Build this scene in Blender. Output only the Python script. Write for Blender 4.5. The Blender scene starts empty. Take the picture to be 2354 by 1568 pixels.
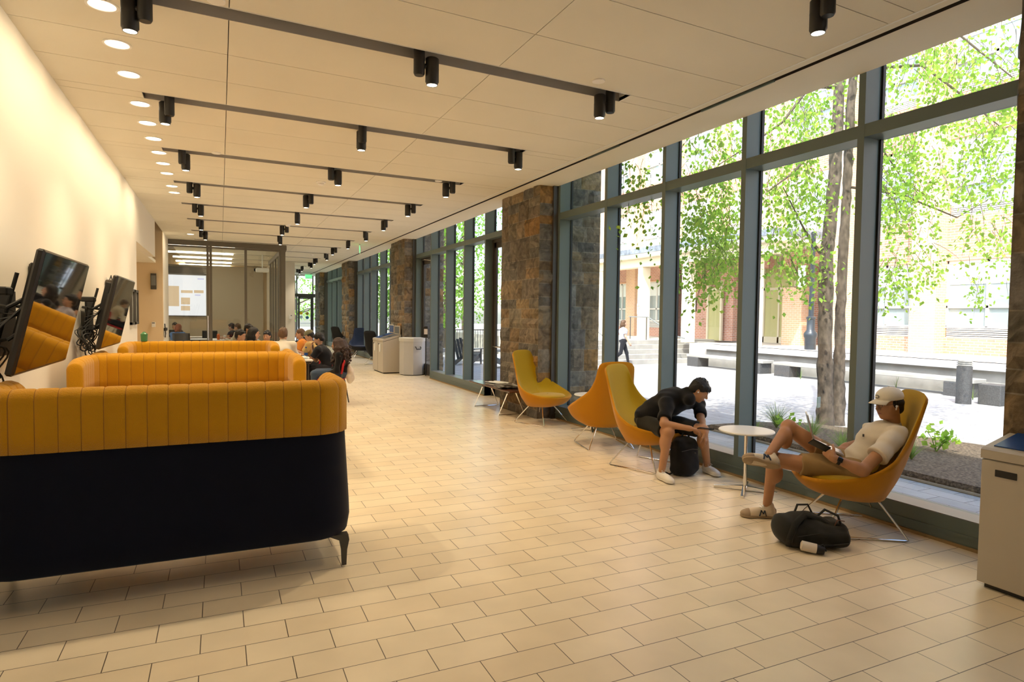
import bpy, bmesh, math, random
import numpy as np
from mathutils import Vector, Matrix, Euler
R_ = random.Random(7)
SC = bpy.context.scene
COL = SC.collection
PI = math.pi

# ---------------------------------------------------------------- camera
F_PX = 1442.9; YAW, PITCH, ROLL = 0.43512, 0.040745, 0.012626; CAM_H = 1.62
cy, sy, cp, sp = math.cos(YAW), math.sin(YAW), math.cos(PITCH), math.sin(PITCH)
fw = Vector((sy*cp, cy*cp, -sp)); rt0 = Vector((cy, -sy, 0)); up0 = rt0.cross(fw)
rt = rt0*math.cos(ROLL) + up0*math.sin(ROLL); up = up0*math.cos(ROLL) - rt0*math.sin(ROLL)
cam_d = bpy.data.cameras.new('camera'); cam = bpy.data.objects.new('camera', cam_d); COL.objects.link(cam)
cam.matrix_world = Matrix(((rt.x, up.x, -fw.x, 0), (rt.y, up.y, -fw.y, 0), (rt.z, up.z, -fw.z, CAM_H), (0, 0, 0, 1)))
cam_d.sensor_fit = 'HORIZONTAL'; cam_d.sensor_width = 36; cam_d.lens = F_PX/2354*36; cam_d.clip_end = 300; cam_d.clip_start = .05
SC.camera = cam
def ray(px, py): return rt*((px-1177)/F_PX) - up*((py-784)/F_PX) + fw
def at(px, py, Y):          # point of the photographed pixel at world distance Y (a measuring aid)
    d = ray(px, py); return Vector((0, 0, CAM_H)) + d*(Y/d.y)
def flr(px, py, z=0.0):
    d = ray(px, py); return Vector((0, 0, CAM_H)) + d*((z-CAM_H)/d.z)
def atx(px, py, X):
    d = ray(px, py); return Vector((0, 0, CAM_H)) + d*(X/d.x)

# ---------------------------------------------------------------- light
SUN_E, SKY_E, LAMP = 6.0, 0.65, 0.50
w = bpy.data.worlds.new('sky'); SC.world = w; w.use_nodes = True
nt = w.node_tree; nt.nodes.clear()
sky = nt.nodes.new('ShaderNodeTexSky'); sky.sky_type = 'NISHITA'; sky.sun_disc = False
sky.sun_elevation = math.radians(48); sky.sun_rotation = math.radians(250); sky.air_density = 1.0; sky.dust_density = 2.0; sky.ozone_density = 1.0
bg = nt.nodes.new('ShaderNodeBackground'); bg.inputs[1].default_value = SKY_E
wo = nt.nodes.new('ShaderNodeOutputWorld'); nt.links.new(sky.outputs[0], bg.inputs[0]); nt.links.new(bg.outputs[0], wo.inputs[0])
sd = bpy.data.lights.new('sun', 'SUN'); sd.energy = SUN_E; sd.angle = math.radians(.6); sd.color = (1, .95, .86)
sun = bpy.data.objects.new('sun', sd); COL.objects.link(sun); sun.location = (-20, -8, 30)
sun.rotation_euler = Vector((.45, .40, -.80)).to_track_quat('-Z', 'Y').to_euler()
vs = SC.view_settings; vs.view_transform = 'Standard'; vs.look = 'None'; vs.gamma = 1; vs.use_curve_mapping = False; vs.exposure = 0.22

# ---------------------------------------------------------------- helpers
def tag(o, label=None, cat=None, group=None, kind=None):
    for k, v in (('label', label), ('category', cat), ('group', group), ('kind', kind)):
        if v: o[k] = v
    return o
def empty(name, loc=(0, 0, 0), rz=0, label=None, cat=None, group=None, kind=None, parent=None):
    o = bpy.data.objects.new(name, None); COL.objects.link(o); o.location = loc; o.rotation_euler = (0, 0, rz); o.empty_display_size = .1
    if parent: o.parent = parent
    return tag(o, label, cat, group, kind)
MATS = {}
def mat(name, col, rough=.5, metal=0, spec=.5, bump=0, bscale=50, var=0, vscale=3, emit=None, estr=0, sheen=0, col2=None, coat=0, stretch=None, alpha=1):
    m = bpy.data.materials.new(name); m.use_nodes = True; MATS[name] = m
    n, l = m.node_tree.nodes, m.node_tree.links; b = n['Principled BSDF']
    b.inputs['Base Color'].default_value = (*col, 1); b.inputs['Roughness'].default_value = rough; b.inputs['Metallic'].default_value = metal
    b.inputs['Specular IOR Level'].default_value = spec; b.inputs['Sheen Weight'].default_value = sheen; b.inputs['Coat Weight'].default_value = coat
    if emit: b.inputs['Emission Color'].default_value = (*emit, 1); b.inputs['Emission Strength'].default_value = estr
    if bump or var:
        tc = n.new('ShaderNodeTexCoord'); src = tc.outputs['Object']
        if stretch:
            mp = n.new('ShaderNodeMapping'); mp.inputs['Scale'].default_value = stretch; l.new(src, mp.inputs[0]); src = mp.outputs[0]
    if var:
        t = n.new('ShaderNodeTexNoise'); t.inputs['Scale'].default_value = vscale; t.inputs['Detail'].default_value = 5; l.new(src, t.inputs[0])
        r = n.new('ShaderNodeValToRGB'); c2 = col2 or tuple(max(0, c*(1-var)) for c in col)
        r.color_ramp.elements[0].position = .35; r.color_ramp.elements[1].position = .68
        r.color_ramp.elements[0].color = (*c2, 1); r.color_ramp.elements[1].color = (*col, 1)
        l.new(t.outputs[0], r.inputs[0]); l.new(r.outputs[0], b.inputs['Base Color'])
    if bump:
        t = n.new('ShaderNodeTexNoise'); t.inputs['Scale'].default_value = bscale; t.inputs['Detail'].default_value = 3; l.new(src, t.inputs[0])
        bp = n.new('ShaderNodeBump'); bp.inputs['Strength'].default_value = bump; bp.inputs['Distance'].default_value = .01
        l.new(t.outputs[0], bp.inputs['Height']); l.new(bp.outputs[0], b.inputs['Normal'])
    return m
def glass(name, tint=(.93, .97, .95), refl=1.0, rough=0.0):
    m = bpy.data.materials.new(name); m.use_nodes = True; MATS[name] = m
    n, l = m.node_tree.nodes, m.node_tree.links; n.clear()
    tr = n.new('ShaderNodeBsdfTransparent'); tr.inputs[0].default_value = (*tint, 1)
    gl = n.new('ShaderNodeBsdfGlossy'); gl.inputs['Roughness'].default_value = rough
    fr = n.new('ShaderNodeFresnel'); fr.inputs[0].default_value = 1.52
    mu = n.new('ShaderNodeMath'); mu.operation = 'MULTIPLY'; mu.use_clamp = True
    mx = n.new('ShaderNodeMixShader'); o = n.new('ShaderNodeOutputMaterial')
    ge = n.new('ShaderNodeNewGeometry'); inv = n.new('ShaderNodeMath'); inv.operation = 'SUBTRACT'; inv.inputs[0].default_value = refl; l.new(ge.outputs['Backfacing'], inv.inputs[1]); l.new(inv.outputs[0], mu.inputs[1])
    l.new(fr.outputs[0], mu.inputs[0]); l.new(mu.outputs[0], mx.inputs[0]); l.new(tr.outputs[0], mx.inputs[1]); l.new(gl.outputs[0], mx.inputs[2]); l.new(mx.outputs[0], o.inputs[0])
    return m
def brickmat(name, c1, c2, mortar, w, h, ms=.01, rough=.8, off=.5, loc=(0, 0, 0), axes='xz', bump=.4, spec=.5, smooth=.1, nvar=.12, bias=0, nscale=1.3, rvar=0):
    m = bpy.data.materials.new(name); m.use_nodes = True; MATS[name] = m
    n, l = m.node_tree.nodes, m.node_tree.links; b = n['Principled BSDF']; b.inputs['Roughness'].default_value = rough; b.inputs['Specular IOR Level'].default_value = spec
    g = n.new('ShaderNodeNewGeometry'); s = n.new('ShaderNodeSeparateXYZ'); c = n.new('ShaderNodeCombineXYZ'); l.new(g.outputs['Position'], s.inputs[0])
    if axes == 'tri':   # x+y along the course, z up: works on walls facing any main axis
        a = n.new('ShaderNodeMath'); a.operation = 'ADD'; l.new(s.outputs[0], a.inputs[0]); l.new(s.outputs[1], a.inputs[1]); l.new(a.outputs[0], c.inputs[0]); l.new(s.outputs[2], c.inputs[1])
    else:
        l.new(s.outputs['xyz'.index(axes[0])], c.inputs[0]); l.new(s.outputs['xyz'.index(axes[1])], c.inputs[1])
    mp = n.new('ShaderNodeMapping'); mp.inputs['Location'].default_value = loc; l.new(c.outputs[0], mp.inputs[0])
    t = n.new('ShaderNodeTexBrick'); t.offset = off; t.inputs['Scale'].default_value = 1; t.inputs['Brick Width'].default_value = w; t.inputs['Row Height'].default_value = h
    t.inputs['Mortar Size'].default_value = ms; t.inputs['Mortar Smooth'].default_value = smooth; t.inputs['Bias'].default_value = bias
    t.inputs['Color1'].default_value = (*c1, 1); t.inputs['Color2'].default_value = (*c2, 1); t.inputs['Mortar'].default_value = (*mortar, 1); l.new(mp.outputs[0], t.inputs[0])
    nz = n.new('ShaderNodeTexNoise'); nz.inputs['Scale'].default_value = nscale; nz.inputs['Detail'].default_value = 6; l.new(mp.outputs[0], nz.inputs[0])
    r = n.new('ShaderNodeMapRange'); r.inputs[1].default_value = .3; r.inputs[2].default_value = .7; r.inputs[3].default_value = 1-nvar; r.inputs[4].default_value = 1+nvar*.5; l.new(nz.outputs[0], r.inputs[0])
    vm = n.new('ShaderNodeVectorMath'); vm.operation = 'SCALE'; l.new(t.outputs[0], vm.inputs[0]); l.new(r.outputs[0], vm.inputs['Scale']); l.new(vm.outputs[0], b.inputs['Base Color'])
    if rvar:
        r2 = n.new('ShaderNodeMapRange'); r2.inputs[3].default_value = rough-rvar; r2.inputs[4].default_value = rough+rvar; l.new(nz.outputs[0], r2.inputs[0]); l.new(r2.outputs[0], b.inputs['Roughness'])
    if bump:
        bp = n.new('ShaderNodeBump'); bp.inputs['Strength'].default_value = bump; bp.inputs['Distance'].default_value = .004; bp.invert = True
        l.new(t.outputs['Fac'], bp.inputs['Height']); l.new(bp.outputs[0], b.inputs['Normal'])
    return m

class MB:
    """collects shapes into one mesh"""
    def __init__(s): s.v = []; s.f = []; s.mi = []; s.cm = 0
    def add(s, vs, fs, mi=None):
        o = len(s.v); s.v += [tuple(p) for p in vs]; s.f += [tuple(i+o for i in f) for f in fs]; s.mi += [s.cm if mi is None else mi]*len(fs); return s
    def box(s, x0, x1, y0, y1, z0, z1, M=None):
        P = [Vector(p) for p in ((x0,y0,z0),(x1,y0,z0),(x1,y1,z0),(x0,y1,z0),(x0,y0,z1),(x1,y0,z1),(x1,y1,z1),(x0,y1,z1))]
        if M: P = [M @ p for p in P]
        return s.add(P, [(0,3,2,1),(4,5,6,7),(0,1,5,4),(1,2,6,5),(2,3,7,6),(3,0,4,7)])
    def bbox(s, c, size, M=None, b=.01):       # chamfered box, centred at c
        x, y, z = (k/2 for k in size); b = min(b, x*.9, y*.9, z*.9); P = []; idx = {}
        for sx in (-1,1):
            for sy_ in (-1,1):
                for sz in (-1,1):
                    for ax in range(3):
                        p = [sx*(x-b), sy_*(y-b), sz*(z-b)]; p[ax] = (sx*x, sy_*y, sz*z)[ax]
                        idx[(sx,sy_,sz,ax)] = len(P); P.append(Vector(p)+Vector(c))
        F = []
        for ax in range(3):
            o = [a for a in range(3) if a != ax]
            for sg in (-1,1):
                q = []
                for a, b2 in ((-1,-1),(1,-1),(1,1),(-1,1)):
                    k = [0,0,0]; k[ax] = sg; k[o[0]] = a; k[o[1]] = b2; q.append(idx[(*k,ax)])
                F.append(q)
        for ax in range(3):      # edges along ax
            o = [a for a in range(3) if a != ax]
            for a in (-1,1):
                for b2 in (-1,1):
                    q = []
                    for sg, fa in ((-1,o[0]),(-1,o[1]),(1,o[1]),(1,o[0])):
                        k = [0,0,0]; k[ax] = sg; k[o[0]] = a; k[o[1]] = b2; q.append(idx[(*k,fa)])
                    F.append(q)
        for sx in (-1,1):
            for sy_ in (-1,1):
                for sz in (-1,1): F.append([idx[(sx,sy_,sz,a)] for a in range(3)])
        if M: P = [M @ p for p in P]
        return s.add(P, F)
    def ring(s, pts, closed_ends=True):         # loft rings of equal count
        n = len(pts[0]); V = [p for r in pts for p in r]; F = []
        for i in range(len(pts)-1):
            for j in range(n): F.append((i*n+j, i*n+(j+1)%n, (i+1)*n+(j+1)%n, (i+1)*n+j))
        if closed_ends: F.append(tuple(range(n-1,-1,-1))); F.append(tuple(range((len(pts)-1)*n, len(pts)*n)))
        return s.add(V, F)
    def lathe(s, prof, c=(0,0,0), n=24, M=None, caps=True):   # prof: (r, z)
        rings = [[Vector((c[0]+r*math.cos(2*PI*k/n), c[1]+r*math.sin(2*PI*k/n), c[2]+z)) for k in range(n)] for r, z in prof]
        if M: rings = [[M @ p for p in q] for q in rings]
        return s.ring(rings, caps)
    def cyl(s, p0, p1, r0, r1=None, n=12):
        return s.tube([p0, p1], [r0, r0 if r1 is None else r1], n)
    def tube(s, path, r, n=8, closed=False, flat=1.0):
        P = [Vector(p) for p in path]; rr = r if isinstance(r, (list, tuple)) else [r]*len(P); rings = []; prev = None
        for i, p in enumerate(P):
            a = P[i-1] if (i > 0 or closed) else P[i]; b = P[(i+1) % len(P)] if (i < len(P)-1 or closed) else P[i]
            d = (b-a).normalized() if (b-a).length > 1e-9 else Vector((0,0,1))
            if prev is None: u = d.orthogonal().normalized() if abs(d.z) > .95 else d.cross(Vector((0,0,1))).normalized()
            else: u = (prev - d*prev.dot(d)).normalized()
            v = d.cross(u); prev = u
            rings.append([p+(u*math.cos(2*PI*k/n)*rr[i]+v*math.sin(2*PI*k/n)*rr[i]*flat) for k in range(n)])
        if closed: rings.append(rings[0]); return s.ring(rings, False)
        return s.ring(rings)
    def build(s, name, m, parent=None, smooth=False, bevel=0, world=False):
        me = bpy.data.meshes.new(name); me.from_pydata(s.v, [], s.f)
        for x in (m if isinstance(m, (list, tuple)) else [m]): me.materials.append(x)
        if any(s.mi): me.polygons.foreach_set('material_index', s.mi)
        o = bpy.data.objects.new(name, me); COL.objects.link(o)
        bm = bmesh.new(); bm.from_mesh(me); bmesh.ops.recalc_face_normals(bm, faces=bm.faces); bm.to_mesh(me); bm.free()
        if smooth:
            me.polygons.foreach_set('use_smooth', [True]*len(me.polygons))
            if smooth != 'all': me.set_sharp_from_angle(angle=math.radians(38 if smooth is True else smooth))
        if parent:
            o.parent = parent
            if world: o.matrix_parent_inverse = pinv(parent)
        if bevel:
            b = o.modifiers.new('bevel', 'BEVEL'); b.width = bevel; b.segments = 2; b.limit_method = 'ANGLE'; b.angle_limit = math.radians(35)
        return o
def pinv(p):
    return (Matrix.Translation(p.location) @ p.rotation_euler.to_matrix().to_4x4()).inverted()
def struct(name, mb, m, label=None, parent=None, **k):
    o = mb.build(name, m, parent, **k)
    if not parent: o['kind'] = 'structure'
    if label: o['label'] = label
    return o
def copy_tree(o, parent=None):
    c = o.copy(); COL.objects.link(c)
    if parent: c.parent = parent
    for ch in [x for x in bpy.data.objects if x.parent == o]: copy_tree(ch, c)
    return c
def kids(o): return [x for x in bpy.data.objects if x.parent == o]
def text(s, size, m, loc, rot, parent=None, name='lettering', ext=.001, align='CENTER'):
    cu = bpy.data.curves.new(name, 'FONT'); cu.body = s; cu.size = size; cu.extrude = ext; cu.align_x = align; cu.align_y = 'CENTER'; cu.materials.append(m)
    t = bpy.data.objects.new(name, cu); me = bpy.data.meshes.new_from_object(t); bpy.data.objects.remove(t)
    o = bpy.data.objects.new(name, me); COL.objects.link(o); o.location = loc; o.rotation_euler = rot
    if not me.materials: me.materials.append(m)
    if parent: o.parent = parent
    return o

# ---- smooth signed-distance modelling: blobs blended into one continuous surface
def sdf_mesh(prims, res, pad=.03):
    lo = np.min([p[1] for p in prims if p[0] != 'cut'], axis=0)-pad; hi = np.max([p[2] for p in prims if p[0] != 'cut'], axis=0)+pad
    N = np.ceil((hi-lo)/res).astype(int)+1
    ax = [lo[i]+res*np.arange(N[i]) for i in range(3)]
    D = np.full(N, .08, dtype=np.float32)
    for p in prims:
        k = p[4]
        if p[0] == 'cut': i0 = [0,0,0]; i1 = list(N)
        else:
            m = max(k, res)*1.2+2*res+.02
            i0 = [max(0, int((p[1][i]-m-lo[i])/res)) for i in range(3)]; i1 = [min(N[i], int((p[2][i]+m-lo[i])/res)+2) for i in range(3)]
        sl = tuple(slice(a, b) for a, b in zip(i0, i1))
        X, Y, Z = np.meshgrid(ax[0][sl[0]], ax[1][sl[1]], ax[2][sl[2]], indexing='ij', sparse=True)
        d = p[3](X, Y, Z).astype(np.float32); cur = D[sl]
        if p[0] in ('sub', 'cut'):
            h = np.clip(.5-.5*(cur+d)/max(k, 1e-4), 0, 1); D[sl] = cur*(1-h)+(-d)*h + k*h*(1-h)
        else:
            h = np.clip(.5+.5*(cur-d)/max(k, 1e-4), 0, 1); D[sl] = cur*(1-h)+d*h - k*h*(1-h)
    S = D < 0; A = [(0,0,0),(1,0,0),(0,1,0),(1,1,0),(0,0,1),(1,0,1),(0,1,1),(1,1,1)]
    n = N-1
    def c(a): return tuple(slice(a[i], a[i]+n[i]) for i in range(3))
    cnt = sum(S[c(a)].astype(np.int8) for a in A); act = (cnt > 0) & (cnt < 8)
    idx = np.full(n, -1, dtype=np.int64); ii = np.argwhere(act); idx[act] = np.arange(len(ii))
    acc = np.zeros((len(ii), 3)); w_ = np.zeros(len(ii))
    val = [D[c(a)][act] for a in A]
    for e0 in range(8):
        for d in range(3):
            b = list(A[e0])
            if b[d] == 1: continue
            b[d] = 1; e1 = A.index(tuple(b)); a0, a1 = val[e0], val[e1]
            m = (a0 < 0) != (a1 < 0); t = np.where(m, a0/np.where(m, a0-a1, 1), 0)
            P = np.array(A[e0], float)[None]+t[:, None]*np.eye(3)[d][None]
            acc[m] += P[m]; w_[m] += 1
    V = (ii+acc/w_[:, None])*res+lo
    Fs = []
    for d in range(3):
        o = [x for x in range(3) if x != d]
        s0 = [slice(1, n[i]) for i in range(3)]; s0[d] = slice(0, n[d]); s1 = list(s0); s1[d] = slice(1, n[d]+1)
        m = S[tuple(s0)] != S[tuple(s1)]; q = np.argwhere(m)+np.array([0 if i == d else 1 for i in range(3)])
        inside = S[tuple(s0)][m]
        def g(a, b):
            r = q.copy(); r[:, o[0]] -= a; r[:, o[1]] -= b; return idx[r[:, 0], r[:, 1], r[:, 2]]
        f = np.stack([g(0,0), g(1,0), g(1,1), g(0,1)], 1)
        fl = inside if d != 1 else ~inside
        f[~fl] = f[~fl][:, ::-1]; Fs.append(f)
    return V, np.concatenate(Fs)
def A3(p): return np.array(tuple(p), float)
def cone(a, b, r1, r2=None, k=.02, kind='add'):
    a, b = A3(a), A3(b); r2 = r1 if r2 is None else r2; ba = b-a; L2 = max(ba@ba, 1e-12)
    def f(X, Y, Z):
        t = np.clip(((X-a[0])*ba[0]+(Y-a[1])*ba[1]+(Z-a[2])*ba[2])/L2, 0, 1)
        return np.sqrt((X-a[0]-ba[0]*t)**2+(Y-a[1]-ba[1]*t)**2+(Z-a[2]-ba[2]*t)**2)-(r1+(r2-r1)*t)
    r = max(r1, r2); return (kind, np.minimum(a, b)-r, np.maximum(a, b)+r, f, k)
def ell(c, r, M=None, k=.02, kind='add'):       # M: 3x3 rows = local axes in world
    c = A3(c); r = np.array(r, float) if not np.isscalar(r) else np.array([r]*3, float)
    Q = np.eye(3) if M is None else np.array([list(x) for x in M], float)
    def f(X, Y, Z):
        dx, dy, dz = X-c[0], Y-c[1], Z-c[2]
        q = [(Q[i][0]*dx+Q[i][1]*dy+Q[i][2]*dz) for i in range(3)]
        k0 = np.sqrt((q[0]/r[0])**2+(q[1]/r[1])**2+(q[2]/r[2])**2); k1 = np.sqrt((q[0]/r[0]**2)**2+(q[1]/r[1]**2)**2+(q[2]/r[2]**2)**2)
        return k0*(k0-1)/np.maximum(k1, 1e-6)
    e = np.sqrt(((Q.T*r[None])**2).sum(1)); return (kind, c-e, c+e, f, k)
def rbox(c, s, M=None, r=.01, k=.01, kind='add'):
    c = A3(c); s = np.array(s, float)/2; Q = np.eye(3) if M is None else np.array([list(x) for x in M], float)
    def f(X, Y, Z):
        dx, dy, dz = X-c[0], Y-c[1], Z-c[2]
        q = [np.abs(Q[i][0]*dx+Q[i][1]*dy+Q[i][2]*dz)-s[i]+r for i in range(3)]
        return np.sqrt(sum(np.maximum(a, 0)**2 for a in q))+np.minimum(np.maximum(q[0], np.maximum(q[1], q[2])), 0)-r
    e = (np.abs(Q.T)*s[None]).sum(1); return (kind, c-e, c+e, f, k)
def cut(p, nrm, k=.002):      # removes the side the normal points to
    p = A3(p); nrm = A3(nrm); nrm = nrm/np.linalg.norm(nrm)
    return ('cut', None, None, lambda X, Y, Z: -((X-p[0])*nrm[0]+(Y-p[1])*nrm[1]+(Z-p[2])*nrm[2]), k)
def sdf_obj(name, prims, res, m, parent=None, smooth=True):
    V, F = sdf_mesh(prims, res)
    me = bpy.data.meshes.new(name); me.vertices.add(len(V)); me.vertices.foreach_set('co', V.astype(np.float32).ravel())
    me.loops.add(len(F)*4); me.loops.foreach_set('vertex_index', F.ravel().astype(np.int32)); me.polygons.add(len(F))
    me.polygons.foreach_set('loop_start', np.arange(0, len(F)*4, 4, dtype=np.int32))
    me.update(calc_edges=True); me.validate()
    me.polygons.foreach_set('use_smooth', [smooth]*len(me.polygons)); me.materials.append(m)
    o = bpy.data.objects.new(name, me); COL.objects.link(o)
    if parent: o.parent = parent; o.matrix_parent_inverse = pinv(parent)
    return o
# ---------------------------------------------------------------- materials of the setting
H = 3.645
M_floor = brickmat('floor_tile', (.84, .735, .55), (.79, .67, .48), (.10, .075, .05), .3966, .1955, .0022, .31, loc=(-.6966+.1983, -2.8595, 0), axes='xy', bump=.25, spec=.5, nvar=.10, nscale=2.2, rvar=.03)
M_ceil = mat('ceiling_panel', (.82, .78, .67), .85, spec=.2, var=.04, vscale=1.2)
M_dark = mat('ceiling_void', (.03, .027, .025), .9)
M_slot = mat('recess_grey', (.42, .40, .37), .6)
M_white = mat('white_paint', (.80, .76, .68), .75, spec=.25)
M_tan = mat('tan_paint', (.78, .62, .40), .75, spec=.25)
M_trimw = mat('white_metal_trim', (.85, .84, .81), .4)
M_frame = mat('grey_green_aluminium', (.125, .165, .155), .42, spec=.5)
M_framed = mat('dark_bronze_aluminium', (.065, .06, .052), .45)
M_gasket = mat('black_gasket', (.012, .012, .012), .5)
M_sill = mat('grey_sill', (.20, .21, .20), .4)
M_oak = mat('brown_cove_base', (.30, .20, .09), .6)
M_glass = glass('window_glass', (.97, .985, .975), 1.0)
M_black = mat('black_paint', (.012, .011, .01), .45)
M_chrome = mat('chrome', (.85, .84, .82), .12, 1)

SH = .045      # the ceiling grid runs slightly askew of the walls
# floor and base
struct('floor', MB().box(-3.2, 5.12, -3.0, 36.3, -.12, 0), M_floor, 'beige rectangular floor tiles in running bond')
# ceiling panels: one mesh, with real gaps and recesses for the lamp tracks
rows = [2.53 + 2.155*i for i in range(-3, 16)]
SLOTW, S0, S1 = .18, -.645, 3.41
colsX = [(-1.33, .062), (.068, 2.067), (2.073, 4.155)]
mb = MB(); Yend = 36.0
def slab(x0, x1, y0, y1, z0=H, z1=H+.03, mi=0):
    if x1-x0 < .004 or y1-y0 < .004: return
    P = [(x0,y0+SH*x0,z0),(x1,y0+SH*x1,z0),(x1,y1+SH*x1,z0),(x0,y1+SH*x0,z0),(x0,y0+SH*x0,z1),(x1,y0+SH*x1,z1),(x1,y1+SH*x1,z1),(x0,y1+SH*x0,z1)]
    mb.add(P, [(0,3,2,1),(4,5,6,7),(0,1,5,4),(1,2,6,5),(2,3,7,6),(3,0,4,7)], mi)
for i, y in enumerate(rows[:-1]):
    y0, y1 = y+SLOTW, rows[i+1]; g = .0035; st = (y1-y0)/3
    for (a, b) in colsX:
        for k in range(3): slab(a, b, y0+st*k+g, y0+st*(k+1)-g)
        slab(a, min(b, S0), y+g, y+SLOTW-g); slab(max(a, S1), b, y+g, y+SLOTW-g)
mb.cm = 1; mb.box(-1.33, 4.8, -5, Yend, H+.14, H+.16)            # dark void above the gaps
mb.cm = 2
for y in rows[:-1]:
    slab(S0-.0, S1+.0, y-.0, y+SLOTW, H+.085, H+.095, 2)
    for yy in (y-.006, y+SLOTW): slab(S0, S1, yy, yy+.006, H-.001, H+.09, 2)
    slab(S0-.006, S0, y, y+SLOTW, H-.001, H+.09, 2); slab(S1, S1+.008, y, y+SLOTW, H-.003, H+.09, 3)
    slab(S0, S1, y-.012, y-.004, H-.003, H+.002, 3)
mb.cm = 0
mb.box(4.17, 4.252, -3, Yend, H, H+.05); mb.box(4.305, 4.79, -3, Yend, H, H+.05)        # soffit beside the glass with a black air slot
mb.box(4.155, 4.17, -3, Yend, H-.004, H+.03, ) ; mb.mi[-6:] = [3]*6
mb.box(4.79, 4.80, -3, Yend, H, H+.6); mb.box(4.25, 4.31, -3, Yend, H+.045, H+.05); mb.mi[-6:] = [1]*6; mb.box(4.2521, 4.255, -3, Yend, H+.001, H+.045); mb.mi[-6:] = [1]*6; mb.box(4.302, 4.3049, -3, Yend, H+.001, H+.045); mb.mi[-6:] = [1]*6
struct('ceiling', mb, [M_ceil, M_dark, M_slot, M_trimw], 'cream ceiling panels with long recessed lamp tracks')
# the roof above keeps daylight out
struct('wall_roof_slab', MB().box(-6, 5.6, -3.5, 36.6, H+.6, H+.95), mat('roof_slab', (.4, .38, .36), .9))
struct('wall_front', MB().box(-6, 5.0, -3.3, -3.0, -.1, H+.6), M_white)
# air diffuser blades in the slot
for (a, b), lb in (((4.0, 4.9), 'grey air diffuser blade in the ceiling slot, nearer one'), ((6.3, 7.0), 'grey air diffuser blade in the ceiling slot, farther one')):
    o = MB().box(4.288, 4.304, a, b, H-.006, H+.012).build('air_diffuser', M_frame); tag(o, lb, 'air diffuser', 'slot diffusers')
# left wall with the alcove opening and bulkhead
XW = -1.32
mb = MB().box(XW-.15, XW, -3, 12.72, 0, H+.6).box(XW-.15, XW, 12.72, 16.2, 2.83, H+.6)
struct('wall_left', mb, M_white, 'long cream wall washed by ceiling lights')
mb = MB().box(-3.2, XW-.15, 12.4, 12.72, 0, H+.6); mb.box(-3.35, -3.2, 12.4, 18.4, 0, H+.6); mb.box(-3.2, XW, 18.2, 18.35, 0, H+.6)
struct('wall_alcove', mb, M_tan, 'tan end wall of the alcove past the screens')
struct('wall_jamb', MB().box(XW-.12, XW, 18.352, 20.1, 0, H+.6), M_white)
struct('ceiling_alcove', MB().box(-3.2, XW-.151, 12.72, 18.2, 2.83, 2.9), M_ceil)
struct('baseboard_left', MB().box(XW, XW+.012, -3, 12.72, 0, .1), M_frame)
# far wall block, far end wall
struct('wall_back', MB().box(1.9, 2.76, 27.0, 36.3, 0, H+.6), M_white, 'white wall block beyond the glass room')
struct('wall_room_back', MB().box(-3.2, 1.9, 30.4, 30.5, 0, H+.6), M_tan)
struct('wall_room_left', MB().box(-3.35, -3.2, 20.1, 30.5, 0, H+.6), M_tan)

# ---------------------------------------------------------------- window wall bays
XF, XG = 4.80, 5.00      # inner face of the mullions, glass plane
TZ0, TZ1 = 3.12, 3.225   # transom
SILL = .20
def bay(n, y0, y1, mull, doors=(), label=''):
    """bay of the curtain wall: frame, sill, panes; mull = y of the near face of each mullion"""
    t = empty('window_%d' % n, (XF, y0, 0), kind='structure', label=label)
    f = MB(); g = MB(); d = MB()
    MW = .062
    edges = []
    for m in mull:
        f.box(XF, XG+.03, m, m+MW, 0 if any(a-.1 < m < b+.1 for a, b in doors) else SILL, H+.3)
        g.box(XG-.012, XG+.02, m-.016, m, SILL, H+.3); 
    f.box(XF+.002, XG+.03, y0, y1, TZ0, TZ1)
    segs = []; yy = y0
    for a, b in sorted(doors):
        segs.append((yy, a)); yy = b
    segs.append((yy, y1))
    for a, b in segs:
        if b-a < .05: continue
        f.box(XF+.001, XG+.06, a, b, .0, SILL)
        d.box(XF+.004, XG+.0, a, b, SILL, SILL+.006)
        f.box(XF-.012, XF+.001, a, b, .085, .098)
    f.box(XG+.03, XG+.14, y0, y1, -.1, SILL-.02); f.box(XG-.01, XG+.05, y0, y1, H+.28, H+.6)
    f.build('window_frame', M_frame, t, world=True); g.build('gasket', M_gasket, t, world=True)
    if d.v: d.build('window_sill', M_sill, t, world=True)
    ys = [y0]+list(mull)+[y1]
    for a, b in zip(ys[:-1], ys[1:]):
        if b-a < .12: continue
        aa = a+(MW if a in mull else 0)
        if not any(aa < (p+q)/2 < b for p, q in doors): MB().box(XG, XG+.008, aa, b, SILL, TZ0).build('pane', M_glass, t, world=True)
        MB().box(XG, XG+.008, aa, b, TZ1, H+.29).build('pane', M_glass, t, world=True)
    return t
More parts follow.
